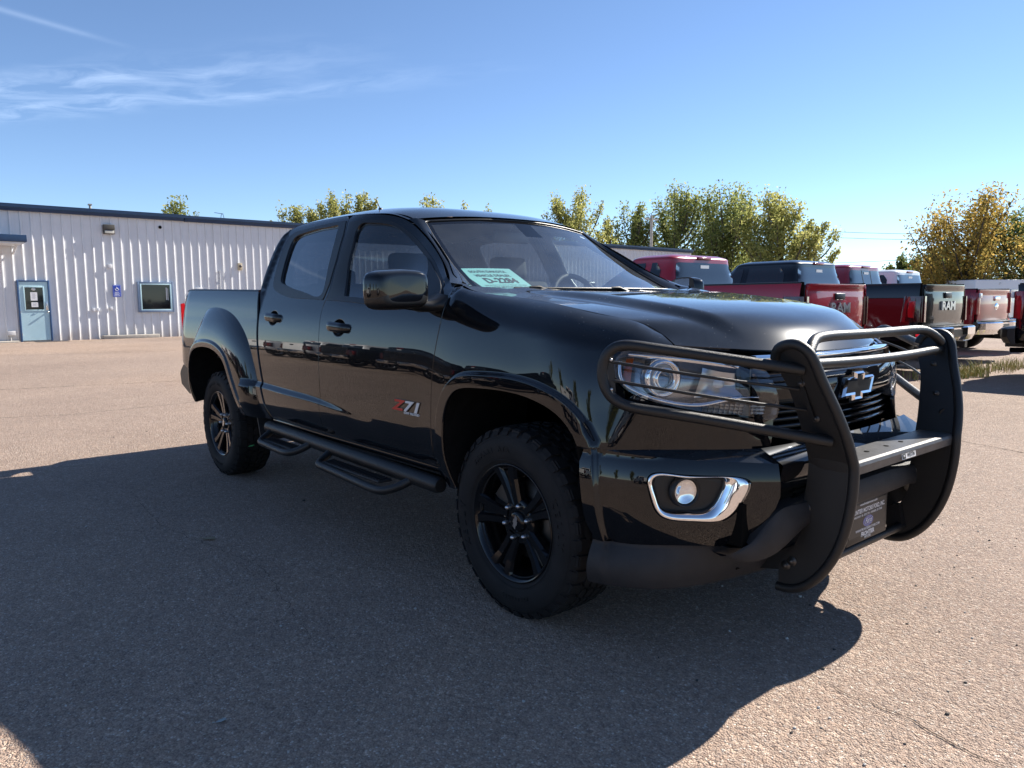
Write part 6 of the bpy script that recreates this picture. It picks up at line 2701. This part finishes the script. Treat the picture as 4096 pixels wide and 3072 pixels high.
def parked_pickup(name, label, pos, heading, col, cab='crew', lamp='wrap', letters=None, bumper='chrome', band=False, bedlen=1.95, bed_top=1.43, roof=1.93, decal=None, flaps=False, lower=None, group='pickups parked in a row', slider=False):
    global tw_me
    root = empty(name, pos, heading)
    tag(root, label, 'pickup truck', group)
    P_ = PT[col]
    cabx0 = bedlen + .04
    cablen = 2.25 if cab == 'crew' else 1.85
    cabx1 = cabx0 + cablen
    hoodx = cabx1 + 1.42
    ax0, ax1 = bedlen * .60, cabx1 + .52
    hwz = spline([.45, .60, .85, 1.10, 1.30, bed_top, 1.55], [.93, .985, 1.005, 1.0, .985, .955, .90])
    RA = .50

    def archpts(xc):
        return [(xc + RA * 1.04 * math.cos(a), .41 + RA * math.sin(a)) for a in np.linspace(0, math.pi, 20)]

    def fn(x, z):
        q = np.stack([x, z], 1)
        d = np.zeros(len(x))
        for xc in (ax0, ax1):
            r_ = np.hypot((x - xc) / 1.04, z - .41)
            d += .035 * sstep((RA + .17 - r_) / .12) * (z > .3)
        w = hwz(z) + d
        w -= .05 * np.clip((.16 - x) / .16, 0, 1) ** 2
        w -= .25 * np.clip((x - (hoodx - .45)) / .45, 0, 1) ** 2
        return np.stack([x, -w, z], 1)

    def sides(nm, outline, mat, parent=root, h=.07, off=0.0):
        r = []
        for fl in (False, True):
            r.append(add_obj(nm, panel_mesh(nm, fn, outline, [], h, mat, .02, 1, off, fl), parent))
        return r
    sides('bed_side', [(.02, .62), (.02, bed_top), (bedlen, bed_top), (bedlen, .52)] + [p for p in archpts(ax0) if p[1] > .5] + [(.30, .56)], P_)
    dx = cabx0 + cablen * (.48 if cab == 'crew' else .30)
    dr_ = sides('rear_door', [(cabx0, .52), (cabx0, 1.30), (dx - .004, 1.30), (dx - .004, .52)], P_)
    df_ = sides('front_door', [(dx + .004, .52), (dx + .004, 1.30), (cabx1 - .08, 1.30), (cabx1 - .08, .52)], P_)
    sides('front_fender', [(cabx1 - .074, .52), (cabx1 - .074, 1.28), (cabx1 + .3, 1.26), (hoodx - .1, 1.16), (hoodx, 1.05), (hoodx, .60), (ax1 + .56, .56)] + [p for p in archpts(ax1) if p[1] > .5], P_)
    for dd, hx in ((dr_, cabx0 + .30), (df_, dx + .30)):
        for o, s in zip(dd, (-1, 1)):
            mb = MB()
            mb.box((hx, s * 1.022, 1.12), (.22, .035, .045), bev=.012)
            mb.build('door_handle', M['chrome'] if letters else P_, o)
    if band:
        sides('lower_band', [(.10, .58), (.10, .72), (bedlen, .72), (bedlen, .55), (ax0 + .56, .55), (ax0 + .50, .72), (ax0 - .50, .72), (ax0 - .54, .58)][:4] if False else [(.10, .60), (.10, .73), (ax0 - .46, .73), (ax0 - .52, .60)], M['tan_band'], off=.004)
    # bed: rail cap, inside, floor
    for s in (-1, 1):
        mb = MB()
        xs = np.linspace(.03, bedlen, 8)
        yo = np.abs(fn(xs, np.full(8, bed_top))[:, 1])
        G = [[(x, s * y, bed_top - .005), (x, s * (y + .004), bed_top + .012), (x, s * (y - .02), bed_top + .022), (x, s * (y - .10), bed_top + .02), (x, s * (y - .11), bed_top - .06), (x, s * (y - .12), .80)] for x, y in zip(xs, yo)]
        mb.grid(np.array(G))
        fix_normals(mb.build('rail_cap', M['satin'], root))
    mb = MB()
    mb.box((bedlen / 2, 0, .80), (bedlen, 1.75, .04))
    mb.box((bedlen - .02, 0, 1.10), (.03, 1.8, .60))
    mb.build('bed_floor', M['satin'], root)
    # tailgate
    def tg_fn(y, z):
        return np.stack([-.028 - .018 * np.sin(np.clip((z - .80) / (bed_top - .80), 0, 1) * math.pi) - .02 * sstep((z - bed_top + .10) / .08) + .03 * (np.abs(y) / .80) ** 4, y, z], 1)
    lw_ = .80 if lamp == 'wrap' else .84
    tgo = add_obj('tailgate', panel_mesh('tailgate', tg_fn, [(-lw_, .80), (lw_, .80), (lw_, bed_top), (-lw_, bed_top)], [], .07, P_, .04, -1), root)
    mb = MB()
    mb.box((-.05, 0, bed_top - .17), (.035, .26, .09), bev=.012)
    mb.build('tailgate_handle', M['satin'] if lamp == 'wrap' else M['chrome'], tgo)
    if lamp != 'wrap':
        mb = MB()
        mb.lathe([(.0001, -.012), (.055, -.010), (.065, 0)], (-.048, 0, 1.06), 'x', 18)
        mb.V = [(v[0], v[1] * 1.5, v[2]) for v in mb.V]
        mb.build('tailgate_badge', M['chrome'], tgo)
    if letters:
        mb = MB()
        place_text(mb, letters, .19, (-.062, 0, 1.10), (0, -1, 0), (0, 0, 1), extrude=.012, bold=.006, sx=1.45)
        mb.build('tailgate_lettering', M['silver'], tgo)
    # lamps
    for s in (-1, 1):
        mb = MB()
        z0, z1 = (.86, 1.26) if lamp == 'wrap' else (.92, 1.32)
        xs_ = [.01, .05, .10, .16, .22] if lamp == 'wrap' else [.01, .04, .07, .10]
        zz = np.linspace(z0, z1, 9)
        G = []
        for z in zz:
            f = (z - z0) / (z1 - z0)
            sh = .045 * (1 - f) if lamp == 'wrap' else .02 * math.sin(f * 3.1)
            wd = np.abs(fn(np.array(xs_) + sh * 0, np.full(len(xs_), z))[:, 1]) + .010
            row = [(.0, lw_ + .004), (-.034, lw_ + .006), (-.036, .88), (-.020, wd[0] - .012)] + list(zip([x + sh * (k / len(xs_)) for k, x in enumerate(xs_)], wd)) + [(xs_[-1] + sh + .01, wd[-1] - .03)]
            G.append([(x, s * y, z) for x, y in row])
        mb.grid(np.array(G), mi=0, smooth=True)
        ob = fix_normals(mb.build('tail_light', [M['red_lens'] if lamp != 'wrap' else M['smoked_lens']], root))
        mb = MB()
        if lamp == 'wrap':
            mb.box((.105, s * (float(abs(fn(np.array([.10]), np.array([1.06]))[0, 1])) + .010), 1.06), (.10, .012, .26), rot=(0, R(-5), 0), bev=.005)
        else:
            mb.box((-.046, s * .89, 1.265), (.03, .11, .09), bev=.01)
        mb.build('reversing_lens', M['red_lens'] if lamp == 'wrap' else M['white_lens'], ob)
    # bumper
    bmat = M['chrome'] if bumper == 'chrome' else M['satin']
    mb = MB()
    G = []
    for y in np.linspace(-1.0, 1.0, 21):
        k = (abs(y)) ** 6
        dent = .05 if abs(y) < .26 else 0
        xf = -.27 + .20 * k + dent
        G.append([(.02, y, .78), (xf + .02, y, .775), (xf, y, .755), (xf, y, .64), (xf + .05, y, .55), (.04, y, .55)])
    mb.grid(np.array(G), smooth=False)
    mb.add(G[0], [(0, 1, 2, 3, 4, 5)])
    mb.add(G[-1], [(5, 4, 3, 2, 1, 0)])
    bo = fix_normals(mb.build('rear_bumper', bmat, root))
    mb = MB()
    mb.box((-.12, 0, .783), (.22, 1.3, .012))
    mb.box((-.215, 0, .67), (.02, .44, .12))
    mb.build('bumper_pad', M['satin'], bo)
    mb = MB()
    mb.box((-.20, 0, .50), (.30, .10, .10))
    mb.build('tow_hitch', M['satin'], root)
    # cab greenhouse
    N_ = 9.0
    lv = [(1.26, cabx0 + .00, cabx1 + .02, .955), (1.34, cabx0 + .01, cabx1 - .10, .935), (1.58, cabx0 + .05, cabx1 - .48, .865), (roof - .09, cabx0 + .10, cabx1 - .86, .775), (roof - .035, cabx0 + .13, cabx1 - .93, .735), (roof, cabx0 + .22, cabx1 - 1.05, .62)]
    lz = [l[0] for l in lv]
    lf = spline(lz, np.array([l[1:] for l in lv]))

    def sup(z, th):
        x0, x1, w = lf(np.array(z))
        c_, s_ = math.cos(th), math.sin(th)
        return ((x0 + x1) / 2 + (x1 - x0) / 2 * math.copysign(abs(c_) ** (2 / N_), c_), w * math.copysign(abs(s_) ** (2 / N_), s_), z)
    mb = MB()
    zz = np.concatenate([np.linspace(1.26, roof - .09, 8), np.linspace(roof - .07, roof, 5)])
    G = np.array([[sup(z, a) for a in np.linspace(0, 2 * math.pi, 97)] for z in zz])
    mb.grid(G)
    top = G[-1][:-1]
    mb.add(np.vstack([top, [(top[:, 0].mean(), 0, roof + .012)]]), [(i, (i + 1) % 96, 96) for i in range(96)], 0, True)
    co_ = fix_normals(mb.build('cab', P_, root))

    def pane(nm, pts, parent=co_, off=.006, face='rear', mat=None):
        """pts: outline (a, z); a is y on the rear and x on the sides"""
        V2, F, _ = tri_fill(pts, [], .08)
        V = []
        for a, z in V2:
            x0, x1, w = lf(np.array(z))
            cx, hx = (x0 + x1) / 2, (x1 - x0) / 2
            if face == 'rear':
                V.append((cx - hx * (1 - min(.999, abs(a / w)) ** N_) ** (1 / N_) - off, a, z))
            elif face == 'front':
                V.append((cx + hx * (1 - min(.999, abs(a / w)) ** N_) ** (1 / N_) + off, a, z))
            else:
                sg_ = -1 if face == 'right' else 1
                V.append((a, sg_ * (w * (1 - min(.999, abs((a - cx) / hx)) ** N_) ** (1 / N_) + off), z))
        mb = MB()
        mb.add(V, F, 0, True)
        return fix_normals(mb.build(nm, mat or M['pglass'], parent))
    zr = roof - .125
    pane('rear_window', [(-.79, 1.40), (.79, 1.40), (.77, 1.52), (.69, zr - .02), (.64, zr), (-.64, zr), (-.69, zr - .02), (-.77, 1.52)])
    if slider:
        for y in (-.2, .2):
            pane('window_divider', [(y - .012, 1.40), (y + .012, 1.40), (y + .012, zr), (y - .012, zr)], off=.010, mat=M['satin'])
    for fc in ('right', 'left'):
        xa, xb = cabx0 + .26, dx - .06
        pane('side_window', [(xa, 1.36), (xb, 1.36), (xb, zr), (xa + .14, zr), (xa + .04, zr - .12)], face=fc)
        pane('side_window', [(dx + .06, 1.36), (cabx1 - .30, 1.36), (cabx1 - .55, 1.56), (cabx1 - .86, zr), (dx + .06, zr)], face=fc)
    pane('windshield', [(-.78, 1.36), (.78, 1.36), (.70, 1.62), (.62, zr), (-.62, zr), (-.70, 1.62)], face='front')
    mb = MB()
    mb.box((lf(np.array(roof - .05))[0] - .012, 0, roof - .055), (.05, .34, .042), bev=.01)
    mb.build('third_brake_light', M['red_lens'], co_)
    mb = MB()
    mb.box((lf(np.array(roof - .17))[0] - .014, .0, roof - .185), (.004, .22, .05))
    mb.build('window_label', M['white_ink'], co_)
    # mirrors
    for s in (-1, 1):
        mb = MB()
        mb.box((cabx1 - .38, s * 1.16, 1.42), (.11, .20, .24), bev=.035)
        mb.box((cabx1 - .36, s * 1.02, 1.36), (.07, .16, .05), bev=.012)
        mb.build('door_mirror', M['satin'] if col != 'white' else P_, root)
    # hood and front
    mb = MB()
    G = []
    for x, z, w in ((cabx1 - .02, 1.27, .93), (cabx1 + .4, 1.265, .93), (cabx1 + .9, 1.235, .90), (hoodx - .16, 1.18, .84), (hoodx - .03, 1.09, .78), (hoodx, .98, .75)):
        G.append([(x - .12 * (y / 1.0) ** 2, y * w, z + .035 * (1 - y * y)) for y in np.linspace(-1, 1, 17)])
    mb.grid(np.array(G))
    fix_normals(mb.build('hood', P_, root))
    mb = MB()
    mb.box((hoodx - .10, 0, .84), (.16, 1.30, .34), bev=.03)
    mb.build('grille', M['satin'], root)
    mb = MB()
    mb.box((hoodx - .02, 0, .60), (.20, 1.60, .22), bev=.04)
    mb.build('front_bumper', M['chrome'] if bumper == 'chrome' else M['satin'], root)
    for s in (-1, 1):
        mb = MB()
        mb.box((hoodx - .16, s * .80, .92), (.16, .22, .22), bev=.03)
        mb.build('headlight', M['white_lens'], root)
    # chassis, exhaust
    mb = MB()
    mb.box((hoodx / 2, 0, .58), (hoodx - .4, 1.50, .22))
    for xc in (ax0, ax1):
        mb.tube([(xc, -.8, .41), (xc, .8, .41)], .06, 8)
        for s in (-1, 1):
            pass
    mb.sphere((ax0, 0, .41), .16)
    mb.tube([(1.4, -.4, .50), (.5, -.62, .46), (-.10, -.72, .44)], .038, 8)
    mb.build('chassis', M['under'], root)
    for xc in (ax0, ax1):
        for s in (-1, 1):
            mb = MB()
            a = archpts(xc)
            mb.grid(np.array([[(p[0], s * .985, p[1] + .01) for p in a], [(p[0], s * .55, p[1] + .01) for p in a]]))
            mb.add([(p[0], s * .56, p[1]) for p in a], [tuple(range(len(a)))])
            mb.build('wheel_liner', M['under'], root)
            if tw_me is None:
                o = fix_normals(park_wheel().build('wheel', [M['rubber'], M['silver'], M['under']], root))
                tw_me = o.data
            else:
                o = add_obj('wheel', tw_me, root)
            o.location = (xc, s * .86, .405)
            if s > 0:
                o.rotation_euler = (0, 0, math.pi)
    if flaps:
        for s in (-1, 1):
            mb = MB()
            mb.box((ax0 - .52, s * .88, .40), (.015, .36, .52), rot=(0, R(8), 0))
            mb.build('mud_flap', M['satin'], root)
    if decal:
        for s in (-1, 1):
            mb = MB()
            y = float(fn(np.array([.42]), np.array([1.27]))[0, 1])
            place_text(mb, decal, .15, (.42, s * (abs(y) + .006), 1.27), (-s, 0, 0), (0, 0, 1), shear=.3, bold=.006, sx=1.2)
            mb.build('bed_decal', M['silver'], root)
    return root


ROW = 'pickups parked in a row'
parked_pickup('parked_pickup', 'red pickup with chrome tailgate letters, parked nearest behind the black pickup hood', (-2.85, 7.30, 0), math.pi + .01, 'red', letters='RAM', cab='extended', bedlen=2.02, bed_top=1.43, roof=1.93, group=ROW)
parked_pickup('parked_pickup', 'black pickup parked between two red pickups, chrome bumper and red tail light', (-2.62, 10.42, 0), math.pi + .01, 'black', letters='RAM', bedlen=2.0, bed_top=1.44, roof=1.92, group=ROW)
parked_pickup('parked_pickup', 'red pickup with tan lower stripe and white bedside decal behind the black parked pickup', (-2.95, 13.75, 0), math.pi + .01, 'maroon', lamp='tall', band=True, decal='4x4', bedlen=2.35, bed_top=1.38, roof=1.96, group=ROW, slider=True)
parked_pickup('parked_pickup', 'white pickup whose cab shows between the red and black parked pickups', (-3.4, 17.0, 0), math.pi + .01, 'white', lamp='tall', bedlen=2.3, bed_top=1.40, roof=1.93, group=ROW)
parked_pickup('parked_pickup', 'black pickup with red tail light and mud flap cut off by the right frame edge', (-1.55, 11.05, 0), .02, 'black', bumper='satin', lamp='tall', flaps=True, bedlen=2.0, bed_top=1.42, roof=1.93, group='pickups facing away at the right')
parked_pickup('parked_pickup', 'dark pickup outside the right frame edge whose shadow falls into view', (.55, 7.95, 0), .02, 'grey', bumper='satin', bedlen=2.0, bed_top=1.42, roof=1.93, group='pickups facing away at the right')

# the row across the drive, seen only as reflections in the black paint
ref = [('white', 'white pickup across the drive reflected in the black rear door', (-20.6, -9.2)), ('black', 'black pickup across the drive reflected left of the front door handle', (-17.3, -9.0)),
       ('black', 'black pickup across the drive reflected in the black front door', (-13.9, -9.1)), ('black', 'black pickup across the drive reflected above the door badge', (-10.6, -8.9)),
       ('white', 'white pickup across the drive reflected in the front wheel arch lip', (-4.2, -9.4)), ('white', 'white pickup reflected in the front bumper corner behind the camera', (7.6, -9.8)),
       ('grey', 'dark grey pickup reflected in the front bumper corner behind the camera', (11.2, -9.6)), ('white', 'white pickup across the drive reflected in the black rear fender', (-24.0, -9.3))]
proto = {}
for c_, lab, (x_, y_) in ref:
    if not proto:
        proto['o'] = parked_pickup('parked_pickup', lab, (x_, y_, 0), -math.pi / 2, c_, bedlen=2.0, group='pickups parked across the drive')
        proto['m'] = PT[c_]
        continue
    o = copy_tree(proto['o'])
    o.location = (x_, y_, 0)
    o.rotation_euler = (0, 0, -math.pi / 2)
    o['label'] = lab

    def recol(q):
        for sl_ in q.material_slots:
            if sl_.material == proto['m']:
                sl_.link = 'OBJECT'
                sl_.material = PT[c_]
        for ch in q.children:
            recol(ch)
    recol(o)

# far white trailers
for lab, u, dist, L_ in (('long white enclosed trailer far off behind the red tailgate', 2185, 52, 7.0),):
    p = ground_at(u * D_, dist)
    tr_ = empty('enclosed_trailer', p, R(60))
    tag(tr_, lab, 'trailer')
    mb = MB()
    mb.box((0, 0, 1.35), (L_, 2.3, 1.75), bev=.06)
    mb.build('trailer_box', PT['white'], tr_)
    mb = MB()
    place_text(mb, 'R&T', .55, (-.6, -1.158, 1.45), (1, 0, 0), (0, 0, 1), bold=.01)
    place_text(mb, 'R&T', .55, (.6, 1.158, 1.45), (-1, 0, 0), (0, 0, 1), bold=.01)
    mb.build('trailer_lettering', M['ink'], tr_)
    for s in (-1, 1):
        for dx in (-.45, .45):
            mb = MB()
            mb.lathe([(.0001, -.1), (.18, -.1), (.30, -.1), (.34, -.07), (.34, .07), (.30, .1), (.0001, .1)], (dx, s * 1.05, .34), 'y', 20)
            mb.build('trailer_wheel', M['rubber'], tr_)

# ================================================================ grass tufts at the edge of the row
def tuft(name, label, spots, hmax, seed, mats):
    rg = np.random.default_rng(seed)
    mb = MB()
    for (x, y, r, n) in spots:
        for k in range(n):
            a = rg.uniform(0, 2 * math.pi)
            d = r * math.sqrt(rg.uniform())
            bx, by = x + d * math.cos(a), y + d * math.sin(a)
            h = hmax * rg.uniform(.25, 1) * (1 - .5 * d / r)
            la = rg.uniform(0, 2 * math.pi)
            ln = h * rg.uniform(.15, .7)
            w = rg.uniform(.003, .007)
            t = np.array([-math.sin(la), math.cos(la), 0]) * w
            p0 = np.array([bx, by, 0])
            p1 = p0 + np.array([math.cos(la) * ln * .3, math.sin(la) * ln * .3, h * .6])
            p2 = p0 + np.array([math.cos(la) * ln, math.sin(la) * ln, h])
            mb.add([p0 - t, p0 + t, p1 + t * .8, p1 - t * .8, p2], [(0, 1, 2, 3), (3, 2, 4)], int(rg.integers(0, len(mats))), False)
    o = mb.build(name, mats)
    tag(o, label, 'grass', kind='stuff')
    return o


gm = [pm('grass_green', (.16, .20, .05), .8), pm('grass_pale', (.34, .32, .12), .8), pm('grass_straw', (.46, .38, .20), .8)]
tuft('grass_tuft', 'green and straw grass tufts growing at the tails of the parked pickups', [(-2.25, 9.9, .22, 230), (-2.2, 10.35, .30, 300), (-2.3, 10.9, .25, 170), (-2.25, 11.5, .4, 150), (-2.2, 12.0, .25, 120), (-2.15, 12.5, .35, 200), (-2.5, 9.3, .3, 90), (-2.7, 8.4, .25, 120), (-2.0, 6.6, .2, 60)], .30, 3, gm)
